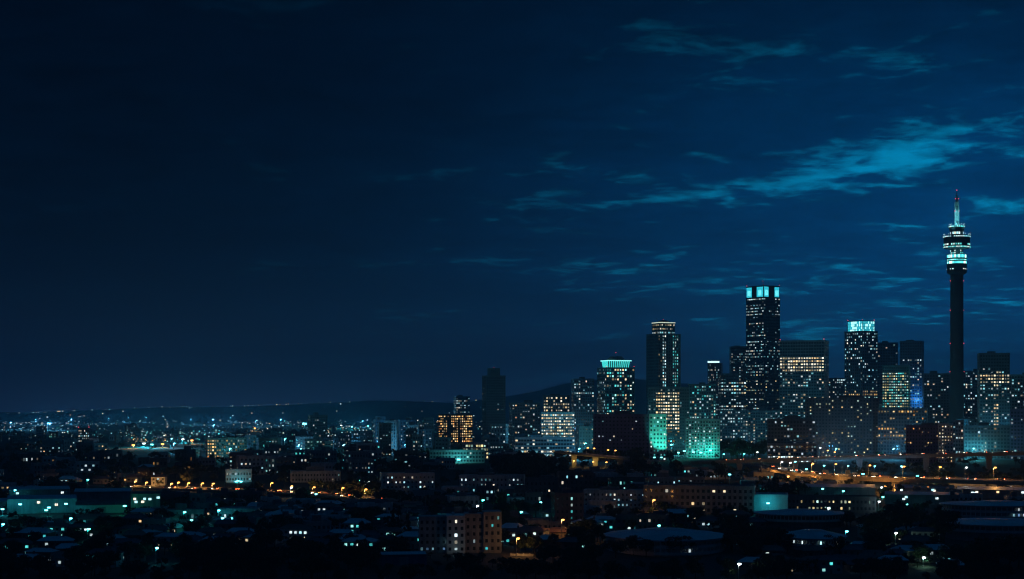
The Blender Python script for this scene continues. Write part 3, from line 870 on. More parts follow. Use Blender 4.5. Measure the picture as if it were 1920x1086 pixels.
# teal-lit white apartments
rtM, w_, d_, H = tower('apartment_block', 'white apartment block floodlit teal from the ground', 1286, 1349, 788, 1500, lambda fc, u, v, fk: (.36, 'cool', 1.5), 'white', rot=0, depth=20, fh=2.6, bw=2.5, ww=.5, wh=.5, cat='apartment block', roofbox=False)
tower('apartment_tower', 'teal-tinged tower with scattered lights above the floodlit apartments', 1293, 1342, 722, 1640, lambda fc, u, v, fk: (.42, 'teal' if R.random() < .6 else 'mixed', 1.2), 'green', rot=4, depth=20, fh=2.9, bw=2.4, cat='apartment block')
# city floor on the right
tower('apartment_block', 'long dark apartment block with sparse yellow windows below the lantern tower', 1512, 1646, 748, 1520, P(.15, 'yellow', 1.2), 'brown', rot=3, depth=18, fh=2.9, bw=2.8, ww=.45, wh=.45, cat='apartment block')
tower('apartment_block', 'brown podium block with rows of orange windows', 1647, 1737, 768, 1500, lambda fc, u, v, fk: ((.6 if fk < .35 else .10), 'amber', 1.4), 'brown', rot=-2, depth=24, fh=3.0, bw=2.6, cat='office block', roofbox=False)
tower('apartment_block', 'dark low block with dim windows above the upper flyover', 1440, 1528, 788, 1480, P(.16, 'mixed', .9), 'dark', rot=2, depth=18, fh=2.9, bw=2.7, cat='apartment block')
rtS, w_, d_, H = tower('shop_block', 'low shop block with bright lit ground floor by the flyover', 1440, 1530, 834, 1420, lambda fc, u, v, fk: ((.75 if v < .5 else .3), 'mixed', 2.2 if v < .5 else .8), 'concrete', rot=2, depth=10, fh=2.8, bw=2.2, ww=.7, wh=.6, cat='shop', roofbox=False)
tower('apartment_block', 'pale narrow block lit warm by street lamps at its foot', 1760, 1786, 796, 1420, lambda fc, u, v, fk: (.45, 'cream', 1.4), 'white', rot=0, depth=14, fh=2.9, bw=2.3, ww=.42, wh=.45, cat='apartment block', roofbox=False)
tower('apartment_block', 'mauve block of small windows beside the warm-lit pale block', 1700, 1759, 800, 1425, P(.10, 'amber', 1.0), 'purple', rot=0, depth=14, fh=2.9, bw=2.4, ww=.42, wh=.45, cat='apartment block')
tower('apartment_block', 'grey block with cool lights right of the warm-lit pale block', 1787, 1806, 790, 1440, P(.45, 'cool', 1.0), 'concrete', rot=0, depth=14, fh=2.9, bw=2.3, cat='apartment block', roofbox=False)
tower('apartment_block', 'dark low block with a few warm lights near the telecom tower foot', 1810, 1892, 800, 1480, P(.10, 'mixed', 1.1), 'dark', rot=0, depth=16, fh=2.9, bw=2.8, cat='apartment block')
tower('apartment_block', 'dusky mauve block at the city edge above the flyover', 1896, 1960, 770, 1470, P(.12, 'mixed', .9), 'purple', rot=0, depth=18, fh=2.9, bw=2.8, cat='apartment block')
tower('apartment_block', 'dark block with fine scattered lights left of the tallest tower foot', 1350, 1402, 770, 1700, P(.38, 'cool', 1.0), 'dark', rot=0, depth=16, fh=2.9, bw=2.5, cat='apartment block')
tower('apartment_block', 'dim block with pale speckled lights between the tallest tower and the slab', 1403, 1462, 772, 1750, P(.30, 'mixed', .9), 'concrete', rot=0, depth=16, fh=2.9, bw=2.6, cat='apartment block')
# left low city
tower('parking_deck', 'long pale open-sided building with bright floors', 966, 1078, 822, 1520, lambda fc, u, v, fk: ((.75 if v < .5 else .22), 'cool' if R.random() < .6 else 'cream', 1.5), 'white', rot=0, depth=14, fh=3.0, bw=2.6, ww=.8, wh=.5, cat='parking deck', roofbox=False)
tower('market_hall', 'low market hall glowing yellow below the amber office block', 868, 916, 832, 1480, lambda fc, u, v, fk: (.7, 'yellow', 1.5), 'pale', rot=0, depth=12, fh=2.8, bw=2.2, ww=.75, wh=.6, cat='hall', roofbox=False)
rtJ, w_, d_, H = tower('school_block', 'low block lit teal by a strong yard lamp', 806, 908, 846, 1420, lambda fc, u, v, fk: (.12, 'teal', 1.2), 'pale', rot=0, depth=12, fh=2.9, bw=2.6, cat='office block', roofbox=False)
tower('apartment_block', 'mid-rise block with its left bays lit orange', 389, 462, 823, 1500, lambda fc, u, v, fk: ((.8, 'amber', 2.0) if u < .3 else (.38, 'amber' if R.random() < .5 else 'cool', 1.0)), 'brown', rot=5, depth=12, fh=2.7, bw=2.1, cat='apartment block')
rtAM, w_, d_, H = tower('apartment_block', 'small white block front lit by two teal lamps behind the freeway', 424, 471, 883, 1190, lambda fc, u, v, fk: (.16, 'cool', .9), 'white', rot=0, depth=12, fh=2.5, bw=2.0, ww=.45, wh=.45, cat='apartment block', roofbox=False)
tower('apartment_block', 'unlit grey block behind the freeway lamps', 547, 638, 886, 1190, P(.05, 'mixed', .8), 'pale', rot=4, depth=12, fh=2.7, bw=2.2, ww=.45, wh=.45, cat='apartment block')
# middle distance
tower('apartment_block', 'long pale block with bright white windows below the wooded slope', 716, 815, 890, 1090, P(.42, 'cool', 1.5), 'pale', rot=6, depth=12, fh=3.0, bw=2.7, ww=.38, wh=.40, cat='apartment block')
tower('apartment_block', 'four-storey block with a row of white windows among dark trees', 862, 982, 894, 1100, P(.40, 'cool', 1.5), 'pale', rot=-4, depth=12, fh=3.0, bw=2.6, ww=.38, wh=.42, cat='apartment block')
tower('apartment_block', 'shadowed block with cream lower windows beside the four-storey block', 985, 1050, 900, 1090, P(.14, 'mixed', 1.3), 'dark', rot=0, depth=12, fh=3.0, bw=2.8, ww=.38, wh=.42, cat='apartment block')
tower('apartment_block', 'brick block with two bright tall windows below the wooded slope', 1050, 1112, 888, 1070, P(.12, 'cool', 1.8), 'brown', rot=8, depth=12, fh=3.0, bw=3.2, ww=.4, wh=.5, cat='apartment block')
tower('apartment_block', 'tall brick block behind the sodium lamp with a teal stair window', 1041, 1094, 928, 885, lambda fc, u, v, fk: ((.85, 'teal', 1.6) if .5 < u < .68 else (.03, 'cool', .6)), 'brown', rot=10, depth=13, fh=2.9, bw=2.6, ww=.38, wh=.45, cat='apartment block')
tower('apartment_block', 'pale long block with clustered teal-white windows left of the tall sodium lamp', 1095, 1210, 922, 1000, lambda fc, u, v, fk: ((.75 if .08 < u < .14 or .4 < u < .62 else .14), 'cool', 1.8), 'pale', rot=-5, depth=12, fh=2.9, bw=2.5, ww=.4, wh=.42, cat='apartment block')
tower('college_block', 'long arcaded building warmed by the tall sodium lamp', 1206, 1412, 914, 965, lambda fc, u, v, fk: ((.45 if .3 < v < .6 and .2 < u < .6 else .07), 'cream', 1.5), 'concrete', rot=-6, depth=16, fh=3.2, bw=3.0, ww=.5, wh=.5, cat='college building', roofbox=False)
rtAU, w_, d_, H = tower('sports_hall', 'white box hall with a blank wall lit cyan', 1413, 1476, 931, 960, lambda fc, u, v, fk: (0, 'cool', 1), 'white', rot=0, depth=22, fh=9, bw=60, ww=.02, wh=.02, cat='hall', roofbox=False, faces='')
tower('college_block', 'low dark building with one row of yellow windows beside the cyan hall', 1478, 1640, 934, 975, lambda fc, u, v, fk: ((.75 if .25 < u < .75 else .1), 'yellow', 1.3), 'dark', rot=0, depth=14, fh=3.4, bw=2.3, ww=.5, wh=.42, cat='college building', roofbox=False)
# --- foreground apartment block of four joined wings
def wing(root, x0, x1, y0, H, wall, pat, **kw):
    m = WALLS[wall]
    MB().box(x0, x1, y0, 14, -3, H).build('wing_wall', m, root)
    facade(root, x1-x0, 14-y0, .5, H-.6, (x0+x1)/2, (14+y0)/2, 2.95, 2.6, kw.get('ww', .42), .46, pat, m, kw.get('fc', 'S'), True, proud=.14, run=False)
    MB().box(x0-.15, x1+.15, y0-.2, 14.2, H, H+.5).build('roof_edge', m, root)
Df = d_of(1038); kf = Df/F
b0 = ground(862, Df)
ap = thing('apartment_block', 'near six-storey apartment block with one pale wing of bright stair windows', 'apartment block', b0, math.radians(4))
xx = lambda px: (px-862)*kf
hh = lambda py: htop(py, Df)-b0.z
wing(ap, xx(786), xx(838)-.02, 2.5, hh(971), 'concrete', lambda fc, u, v, fk: ((.75 if v < .12 else .03), 'blue', 1.2))
wing(ap, xx(838), xx(872), 0, hh(969), 'white', lambda fc, u, v, fk: ((.85 if .3 < u < .62 else .12), 'cool', 2.6), ww=.45, fc='SW')
wing(ap, xx(872)+.02, xx(907), 2.0, hh(966), 'concrete', lambda fc, u, v, fk: (.02, 'cool', .6))
wing(ap, xx(907)+.02, xx(940), .6, hh(962), 'concrete', lambda fc, u, v, fk: ((.5 if v > .7 and u > .3 else .05), 'teal', 1.2), fc='SE')
MB().box(xx(848), xx(853), 4, 8, hh(969)+.5, hh(962)).build('stair_head', PALE, ap)
MB().box(xx(880), xx(895), 4, 9, hh(965)+.4, hh(958)).build('stair_head', BROWN, ap)
mk_light(ap, (xx(852), -6, 3.2), 45, (.45, .9, 1.0), .5)
FOOT.append((b0.x, b0.y+7, 22)); GUARD.append((784, 942, 960, 1032, Df))

# --- curved-roof pavilions
def pavilion(name, label, px0, px1, py_roof_mid, py_eave, D, dep, rise, rows, lights=None, wallm=PALE, peak=.45, polys=14, twist=0.0):
    k = D/F
    c = ground((px0+px1)/2, D)
    w_ = (px1-px0)*k
    root = thing(name, label, 'pavilion', (c.x, c.y+dep/2, c.z), math.radians(twist))
    He = htop(py_eave, D)-c.z
    def ell(a, b, n=polys, sx=0):
        return [(a*math.cos(2*PI*(i+.5)/n)*(1 if True else 1), b*math.sin(2*PI*(i+.5)/n)) for i in range(n)]
    MB().prism(ell(w_/2*.9, dep/2*.9, 28), -3, He-.2).build('wall', wallm, root)
    for r in range(rows):
        z = He - .6 - r*3.0
        MB().prism(ell(w_/2*.955, dep/2*.955, 28), z-2.75, z-1.55).build('balcony_band', WHITE, root)
        n = 34
        for i in range(n):
            a0 = PI + PI*(i+.5)/n
            x, y = w_/2*.945*math.cos(a0), dep/2*.945*math.sin(a0)
            MB().box(x-.22, x+.22, y-.22, y+.22, z-2.8, He-.2 if r == 0 else z+.1).build('column', WHITE, root)
            if lights and R.random() < lights[0]:
                o = MB().prism([(x*.985-.0+.45, y*.985), (x*.985+1.35, y*.985-.02), (x*.985+1.35, y*.985+.15), (x*.985+.45, y*.985+.15)], z-1.6, z-.2).build('window', LIT_OBJ, root)
                o.color = (*pick(lights[1]), lights[2]/4)
    MB().prism(ell(w_/2, dep/2), He-.25, He+.35).build('fascia', mat_wall('fascia_grey', (.30, .31, .32)), root)
    # faceted low roof: every sheet is its own piece
    e1 = ell(w_/2*1.0, dep/2*1.0); e2 = ell(w_*.16, dep*.12); n = len(e1)
    for i in range(n):
        j = (i+1) % n
        m = MB()
        for dz_ in (0, .12):
            for p, z in ((e1[i], He+.37), (e1[j], He+.37), (e2[j], He+.37+rise), (e2[i], He+.37+rise)):
                m.v.append((p[0], p[1], z+dz_))
        m.f += [(0, 3, 2, 1), (4, 5, 6, 7), (0, 1, 5, 4), (1, 2, 6, 5), (2, 3, 7, 6), (3, 0, 4, 7)]
        m.build('roof_panel', ROOFB, root)
    MB().prism(e2, He+.3+rise, He+.62+rise).build('roof_cap', ROOFB, root)
    FOOT.append((c.x, c.y+dep/2, w_*.55)); GUARD.append((px0, px1, py_roof_mid-2, py_eave+20, D))
    return root
pavilion('pavilion', 'wide lens-roofed pavilion with a colonnaded gallery in front of the trees', 1139, 1382, 996, 1016, d_of(1046), 72, 2.6, 2, (.04, 'blue', .7), peak=.4, twist=2)
pavilion('pavilion', 'round-roofed pavilion with a dark wall behind the smaller pavilion', 1424, 1607, 958, 968, d_of(992), 46, 1.6, 1, None, DARKC)
pavilion('pavilion', 'small round-roofed pavilion with two bright doorway windows', 1474, 1606, 996, 1013, d_of(1044), 46, 2.4, 1, (.10, 'cool', 1.6), CONC)
pavilion('pavilion', 'large two-tier round building with a columned upper gallery', 1785, 2010, 941, 951, d_of(985), 50, 1.3, 2, (.05, 'blue', .5), CONC, twist=-2)
pavilion('pavilion', 'low broad skirt-roofed pavilion below the columned gallery', 1788, 2030, 966, 988, d_of(1016)-8, 58, 1.2, 1, None, CONC)

# --- warehouses with teal yard lamps
def hall(name, label, L, Rr, top, Dh, dep, wall, roof, rise=1.2, rot=0, nwin=0, pal='cool', group=None):
    loc, th, w_, d_ = place(L, Rr, Dh, None, rot, dep)
    root = thing(name, label, 'warehouse', loc, th, group)
    H = htop(top, Dh)-loc.z
    MB().box(-w_/2, w_/2, -d_/2, d_/2, -3, H).build('wall', WALLS[wall], root)
    n = max(3, int(w_/6))
    for i in range(n):
        x0, x1 = -w_/2 + w_*i/n, -w_/2 + w_*(i+1)/n
        for s in (-1, 1):
            m = MB().prism([(x0+.04, s*(d_/2+.6)), (x1-.04, s*(d_/2+.6)), (x1-.04, 0), (x0+.04, 0)] if s < 0 else [(x1-.04, s*(d_/2+.6)), (x0+.04, s*(d_/2+.6)), (x0+.04, 0), (x1-.04, 0)], H, H+.15)
            m.v = [(x, y, z + rise*(1-abs(y)/(d_/2+.6))) for x, y, z in m.v]
            m.build('roof_panel', roof, root)
    MB().prism([(-d_/2, H-.01), (d_/2, H-.01), (0, H+rise-.03)], -w_/2+.1, -w_/2+.3)
    g = MB(); g.v = [(-w_/2+.05, -d_/2, H), (-w_/2+.05, d_/2, H), (-w_/2+.05, 0, H+rise), (w_/2-.05, -d_/2, H), (w_/2-.05, d_/2, H), (w_/2-.05, 0, H+rise)]
    g.f = [(0, 2, 1), (3, 4, 5)]
    g.build('gable', WALLS[wall], root)
    for i in range(n*2):
        x = -w_/2 + w_*(i+.5)/(n*2)
        MB().box(x-.12, x+.12, -d_/2-.18, -d_/2, -1, H-.1).build('wall_rib', WALLS[wall], root)
    for i in range(nwin):
        x = -w_/2 + w_*R.uniform(.05, .95)
        o = link('window', _UNIT, root, None, (x, -d_/2-.02, H*R.uniform(.55, .8)), 0, (1.6, .08, 1.2)); o.color = (*pick(pal), 1.8/4)
    m = MB().box(-2, 2, -d_/2-.2, -d_/2-.02, 0, 3.6).build('roller_door', STEEL, root)
    FOOT.append((loc.x, loc.y, w_*.5)); GUARD.append((L, Rr, top, None, Dh))
    return root
Dw = d_of(965)
hall('warehouse', 'long warehouse wall lit by a row of teal yard lamps', 16, 142, 936, Dw+8, 26, 'pale', ROOFB, 1.6, 0, 2)
hall('warehouse', 'low hall with a green-lit curved yard wall', 143, 240, 947, Dw+9, 24, 'white', ROOFD, 2.4, 0, 0)
hall('warehouse', 'small teal-lit hall at the yard edge', -40, 15, 941, Dw+8, 20, 'pale', ROOFB, 1.4, 0, 1)
hall('warehouse', 'two-storey office by the yard with cool windows', 246, 300, 926, Dw+14, 14, 'pale', ROOFD, 1.0, 0, 6)
hall('warehouse', 'flat blue-roofed shed behind the teal-lit warehouse', 20, 130, 918, d_of(936), 24, 'concrete', ROOFB, 1.4, 3, 2)
hall('warehouse', 'shed with a faint ribbed roof behind the green-lit hall', 140, 245, 922, d_of(938), 24, 'concrete', ROOFB, 1.4, -3, 0)
Dr = d_of(950)
hall('warehouse', 'long blue-roofed shed below the lower flyover', 1500, 1640, 914, d_of(930), 26, 'concrete', ROOFB, 1.5, 0, 0)
hall('warehouse', 'pale shed with dark doors in front of the orange-lit flyover', 1680, 1790, 915, d_of(928), 24, 'pale', ROOFB, 1.5, 4, 3)
hall('warehouse', 'blue-grey shed with lit shop signs near the flyover end', 1795, 1925, 919, d_of(936), 24, 'concrete', ROOFB, 1.5, -3, 5, 'mixed')
hall('warehouse', 'low shed with ribbed walls between the trees and the round building', 1660, 1780, 928, d_of(946), 22, 'concrete', ROOFB, 1.3, 0, 3)
hall('warehouse', 'pale roofed shed in front of the near apartment block', 715, 800, 1040, d_of(1060), 10, 'purple', ROOFB, .8, 6, 0)

# ------------------------------------------------------------------ flyovers and roads
def road_path(pts):
    ps = [at(*p) for p in pts]
    out = []
    for a, b in zip(ps[:-1], ps[1:]):
        n = max(2, int((b-a).length/14))
        for i in range(n): out.append(a.lerp(b, i/n))
    out.append(ps[-1])
    for _ in range(12):
        out = [out[0]] + [(out[i-1]+out[i]*2+out[i+1])/4 for i in range(1, len(out)-1)] + [out[-1]]
    return out
def strip(path, o0, o1, z0, z1, name, mat, root):
    m = MB(); n = len(path)
    for i, p in enumerate(path):
        t = (path[min(i+1, n-1)]-path[max(i-1, 0)]); t.z = 0; t.normalize()
        s = Vector((t.y, -t.x, 0))
        for o, z in ((o0, z0), (o1, z0), (o1, z1), (o0, z1)):
            q = p + s*o; m.v.append((q.x, q.y, q.z+z))
    for i in range(n-1):
        b = i*4
        for k in range(4):
            j = (k+1) % 4
            m.f.append((b+k, b+j, b+4+j, b+4+k))
    m.f += [(3, 2, 1, 0), tuple((n-1)*4+k for k in range(4))]
    return m.build(name, mat, root)
FLYC = mat_wall('flyover_concrete', (.36, .34, .32), .85, .25, .15)
def flyover(name, label, pts, width, depth, pier_gap, piers=True):
    path = road_path(pts)
    root = thing(name, label, 'flyover', (0, 0, 0))
    hw = width/2
    strip(path, -hw, hw, -.45, 0, 'deck', FLYC, root)
    strip(path, -hw+.4, hw-.4, .0, .01, 'road_surface', ASPH, root)
    strip(path, -hw*.55, hw*.55, -depth, -.44, 'girder', FLYC, root)
    for s in (-1, 1):
        a, b = sorted((s*hw, s*(hw-.3)))
        strip(path, a, b, .002, .30, 'kerb_wall', FLYC, root)
        a, b = sorted((s*(hw-.1), s*(hw-.2)))
        for zr in (.62, .95): strip(path, a, b, zr-.06, zr+.06, 'guard_rail', STEEL, root)
        ps = MB()
        for p in path:
            t_ = path[min(path.index(p)+1, len(path)-1)]-path[max(path.index(p)-1, 0)]; t_.z = 0; t_.normalize()
            q = p + Vector((t_.y, -t_.x, 0))*s*(hw-.15); ps.box(q.x-.06, q.x+.06, q.y-.06, q.y+.06, q.z+.2, q.z+.95)
        ps.build('rail_post', STEEL, root, 'stuff')
        a, b = sorted((s*(hw-.9), s*(hw-1.05)))
        strip(path, a, b, .012, .016, 'edge_line', PAINTL, root)
    acc = 0
    for i in range(1, len(path)):
        acc += (path[i]-path[i-1]).length
        if acc > pier_gap:
            acc = 0; p = path[i]; h_ = p.z-depth-zg(p.y)
            if piers and h_ > 1.2:
                MB().prism([(-1.5, -.8), (1.5, -.8), (1.5, .8), (-1.5, .8)], -h_-2, .05, [(-2.4, -.8), (2.4, -.8), (2.4, .8), (-2.4, .8)]).build('pier', FLYC, root, loc=(p.x, p.y, p.z-depth))
    for p in path[::2]: FOOT.append((p.x, p.y, width*.75))
    for p in path[::3]:
        q = scr(p); GUARD.append((q[0]-14, q[0]+14, q[1]-4, q[1]+5, p.y))
    return root, path
UP, up_path = flyover('motorway_flyover', 'upper motorway flyover passing below the city towers', [(1300, 866, 1330), (1345, 864, 1320), (1450, 861, 1300), (1560, 857, 1295), (1660, 855, 1290), (1780, 851, 1290), (1930, 848, 1290), (2150, 843, 1295)], 15, 2.2, 38)
LO, lo_path = flyover('curved_flyover', 'lower curving flyover washed orange by sodium lamps', [(1405, 869, 1270), (1440, 876, 1240), (1480, 884, 1205), (1530, 893, 1165), (1600, 895, 1130), (1660, 896, 1110), (1760, 898, 1090), (1880, 901, 1080), (1990, 904, 1070), (2150, 908, 1060)], 13, 2.6, 30)
LF, lf_path = flyover('freeway', 'low freeway crossing the town in front of the dark trees', [(180, 911, 1165), (250, 914, 1150), (350, 917, 1130), (480, 920, 1112), (600, 925, 1085), (660, 930, 1055), (705, 936, 1025), (770, 946, 985)], 14, 1.6, 34)
BR, br_path = flyover('street_bridge', 'short lamplit street bridge over a yellow-lit underpass', [(1040, 846, 1372), (1075, 850, 1365), (1110, 854, 1355), (1155, 858, 1345), (1215, 862, 1340)], 10, 1.4, 17)

# lamps on the roads
def path_at(path, px):
    return min(path, key=lambda p: abs(scr(p)[0]-px))
def road_lamp(path, px, py, em, col, power, label, group, side=5.6, arm=.9):
    p = path_at(path, px)
    D_ = p.y + side
    return street_lamp(px, py, D_, p.z, em, col, power, label, group, arm)
for px, py in ((1524, 870), (1567, 870.5), (1631, 873), (1695, 875), (1763, 876), (1866, 877)):
    road_lamp(lo_path, px, py, E_SOD, SOD, 9000, 'sodium street lamp on the lower orange-lit flyover', 'orange lamps along the lower flyover')
for px, dd in ((1440, -16), (1478, -18), (1515, -18), (1560, -14), (1625, -13), (1660, -12), (1690, -12), (1740, -12), (1800, -12), (1850, -12), (1895, -12)):
    p = path_at(lo_path, px); D_ = p.y+dd
    q_ = scr((p.x, D_, zg(D_)+4.6))
    street_lamp(px, q_[1], D_, zg(D_), E_SOD, (1.0, .40, .08), 3400, 'low sodium yard lamp under the lower flyover', 'low yard lamps under the lower flyover', .3, 'yard_lamp')
    GUARD.pop()
for px in (1545, 1590, 1640, 1690):
    p = path_at(up_path, px); D_ = p.y-12
    q_ = scr((p.x, D_, zg(D_)+5))
    street_lamp(px, q_[1], D_, zg(D_), E_CYAN, (.06, .45, 1.0), 1500, 'blue lamp in the shade of the upper flyover', 'blue lamps under the upper flyover', .3, 'yard_lamp')
road_lamp(lo_path, 1812, 877, E_WHT, COOLW, 900, 'the one white street lamp among orange lamps on the lower flyover', None)
for px, py in ((1466, 866.5), (1482, 868)):
    road_lamp(lo_path, px, py, E_WHT, (1, .8, .6), 1500, 'pale lamp on the bend of the lower flyover', 'pale lamps on the flyover bend', 5.0)
road_lamp(lo_path, 1491, 866, E_CYAN, CYAN, 700, 'cyan lamp on the bend of the lower flyover', None, 5.0)
for px, py in ((254, 903), (275, 905), (322, 907), (335, 905), (354, 906), (380, 906.5), (400, 907), (510, 906), (547, 912), (589, 914), (643, 915), (686, 918)):
    road_lamp(lf_path, px, py, E_SOD, SOD, 2200, 'sodium street lamp along the low freeway', 'orange lamps along the low freeway')
for px, py in ((1102, 840), (1114, 841), (1140, 844), (1154, 845)):
    road_lamp(br_path, px, py, E_SOD, (1.0, .55, .40), 330, 'sodium lamp on the short street bridge', 'orange lamps on the street bridge', 4.0)
for px, py, D_ in ((1076, 866, 1352), (1112, 868, 1346), (1137, 869, 1342)):
    g_ = ground(px, D_)
    street_lamp(px, py-2, D_+4, g_.z, E_SOD, (1.0, .62, .14), 900, 'low yellow lamp in the underpass below the street bridge', 'yellow underpass lamps', .5, 'underpass_lamp')
for px, py, pw in ((1713, 834, 700), (1736, 842, 350), (1770, 835, 2200), (1776, 842, 1100), (1744, 846, 350), (1870, 831, 350), (1812, 838, 250), (1552, 845, 250), (1565, 848, 250)):
    auto_lamp(px, py, 8.5, E_SOD, SOD, pw, 'sodium lamp in the street behind the upper flyover', 'orange lamps behind the upper flyover')
for px, py in ((1447, 842), (1462, 841), (1500, 842), (1538, 840), (1555, 838), (1420, 848)):
    auto_lamp(px, py, 9, E_WHT, (.8, .93, .9), 400, 'white lamp in front of the low shop block', 'white lamps by the shop block')
for px, py, c, e in ((1357, 852, TEAL, E_TEAL), (1395, 851, TEAL, E_TEAL), (1696, 843, CYAN, E_CYAN), (1680, 845, CYAN, E_CYAN), (1868, 836, TEAL, E_TEAL), (1855, 838, TEAL, E_TEAL)):
    auto_lamp(px, py, 6.5, e, c, 1300, 'teal lamp in the street behind the upper flyover', 'teal lamps behind the upper flyover')
for px, py, H_, lab in ((1226, 938, 11.0, 'tall sodium lamp in front of the long arcaded building'), (1055, 975, 10.5, 'sodium lamp in front of the tall brick block'),
                        (937, 998, 9.5, 'sodium lamp at the corner of the near apartment block'), (971, 1010, 8.5, 'shorter sodium lamp lighting an orange tree and a low wall')):
    auto_lamp(px, py, H_, E_SOD, SOD, 140 if px == 937 else {971: 1500, 1226: 2600, 1055: 2400}[px], lab, None, arm=.6)
auto_lamp(1386, 1058, 7, E_WHT, (.7, 1, .9), 260, 'small white park lamp by the pavilion path', None, arm=.4, name='park_lamp')
auto_lamp(1680, 1000, 6, E_WHT, (.6, 1, .8), 420, 'white park lamp among the greenish trees', None, arm=.4, name='park_lamp')
auto_lamp(1732, 1046, 4, E_WHT, (.4, 1, .7), 500, 'low green-white garden lamp over a lit shrub', None, arm=.3, name='garden_lamp')
auto_lamp(294, 1028, 7, E_CYAN, CYAN, 240, 'lone cyan lamp in the dark trees below the freeway', None, arm=.4, name='park_lamp')

rm = random.Random(8)
for i in range(16):  # lamps added on the plain to brighten the far haze and hill
    px = rm.uniform(0, 1060); D_ = rm.uniform(2500, 4400); g_ = ground(px, D_)
    q_ = scr((g_.x, g_.y, g_.z+13))
    street_lamp(px, q_[1], D_, g_.z, E_CYAN, (.10, .55, 1.0), 100000, 'far cyan lamp added on the plain to light the haze', 'added haze lamps on the plain', 1.0, 'haze_fill_lamp')
    GUARD.pop()
rs = random.Random(4)
for i in range(58):  # lamps added between the towers to lift the light on facades
    px = rs.uniform(830, 1915) if i < 46 else rs.uniform(300, 830)
    D_ = rs.choice((1470, 1580, 1625, 1800, 1990))
    c_, e_, nm_ = rs.choice(((TEAL, E_TEAL, 'teal'), (CYAN, E_CYAN, 'cyan'), (CYAN, E_CYAN, 'cyan')))
    g_ = ground(px, D_)
    if any((g_.x-a)**2+(g_.y-b)**2 < (c*.8)**2 for a, b, c in FOOT) or 780 < px < 985 and D_ < 1950: continue
    q_ = scr((g_.x, g_.y, g_.z+10))
    street_lamp(px, q_[1], D_, g_.z, e_, (.10, .55, 1.0) if nm_ == 'cyan' else (.10, .80, .95), 19000, '%s street lamp added between the city towers to light facades' % nm_, '%s lamps added between the towers' % nm_)
    GUARD.pop()
rl = random.Random(31)
for i in range(40):
    px = rl.uniform(-10, 1240) if i < 30 else rl.uniform(1420, 1900); D_ = rl.uniform(800, 1130); g_ = ground(px, D_)
    if any((g_.x-a)**2+(g_.y-b)**2 < (c*.9)**2 for a, b, c in FOOT): continue
    c_, e_, nm_ = rl.choice(((TEAL, E_TEAL, 'teal'), (CYAN, E_CYAN, 'cyan'), ((.6, .9, 1.0), E_WHT, 'white')))
    q_ = scr((g_.x, g_.y, g_.z+7))
    street_lamp(px, q_[1], D_, g_.z, e_, c_, 420, '%s lane lamp among the low blocks and houses' % nm_, '%s lane lamps' % nm_, .5, 'lane_lamp', )
    GUARD.pop(); FOOT.append((g_.x, g_.y, 4))
# floodlights
for px, py, c, e, pw in ((38, 946, CYAN, E_CYAN, 520), (92, 952, CYAN, E_CYAN, 200), (124, 945, CYAN, E_CYAN, 520), (87, 957, TEAL, E_TEAL, 260)):
    floodlight(px, py, Dw-7, zg(Dw-7), e, c, pw, 'twin-headed teal yard floodlight in front of the long warehouse', 'teal yard floodlights', ly=.9)
floodlight(234, 949, Dw-7, zg(Dw-7), E_TEAL, (.05, 1.0, .55), 650, 'green-teal floodlight at the end of the green-lit hall', None, ly=.9)
floodlight(5, 955, Dw-5, zg(Dw-5), E_CYAN, CYAN, 1300, 'teal floodlight beside the small hall at the yard edge', None)
for px, py in ((443, 910.5), (452, 910.5)):
    floodlight(px, py, 1190-7, zg(1183), E_CYAN, CYAN, 360, 'teal floodlight in front of the small white block', 'pair of lamps before the white block', ly=.9)
floodlight(860, 862, 1420-11, zg(1409), E_CYAN, (.1, .9, .95), 3200, 'strong teal yard lamp before the low school block', None, ly=.9, size=1.5)
floodlight(1440, 944, 960-7, zg(953), E_CYAN, (.02, .74, .95), 850, 'cyan floodlight in front of the blank hall wall', None, ly=.9)
for px, py, pw in ((1300, 848, 1200), (1314, 849, 1200), (1332, 845, 3200)):
    floodlight(px, py, 1500-8, zg(1492), E_TEAL, (.04, .90, .74), pw, 'teal floodlight at the foot of the white apartments', 'teal floodlights before the white apartments', ly=.9, size=1.3)
for px, py, pw in ((1272, 849, 1500), (1283, 846, 1500)):
    floodlight(px, py, 1478, zg(1478), E_TEAL, (.08, .95, .78), pw, 'teal floodlight between the teal-lit block end and the white apartments', 'teal floodlights by the block end', size=1.2)
for px, py, pw in ((1227, 858, 20000), (1240, 858, 20000)):
    floodlight(px, py, 1428, zg(1428), E_TEAL, (.05, .95, .72), pw, 'low teal floodlight below the teal-lit block end', 'floodlights below the block end', ly=.9, name='low_floodlight', spot=62, aim=((1233.5-px)*.46+6, 18, 24))
floodlight(571, 795, 3300, zg(3300), E_CYAN, (.2, .9, 1), 30000, 'bright far cyan floodlight beside the lone dark tower block', None, size=4.5)
for px, py, c, e in ((285, 834, TEAL, E_TEAL), (250, 835, SOD, E_SOD), (305, 833, SOD, E_SOD), (343, 824, COOLW, E_WHT), (270, 832, COOLW, E_WHT), (360, 826, SOD, E_SOD), (660, 800, TEAL, E_TEAL), (690, 799, TEAL, E_TEAL), (478, 803, SOD, E_SOD), (640, 798, COOLW, E_WHT)):
    D_ = d_of(py+6)
    floodlight(px, py, D_, zg(D_), e, c if c is SOD else CYAN, 16000 if c is SOD else 45000, 'far %s floodlight out on the plain' % {TEAL: 'teal', SOD: 'orange', COOLW: 'white'}[c], 'far %s floodlights on the plain' % {TEAL: 'teal', SOD: 'orange', COOLW: 'white'}[c], size=1.7)
floodlight(1368, 890, 1150, zg(1150), E_CYAN, CYAN, 1300, 'cyan yard lamp below the start of the lower flyover', None)
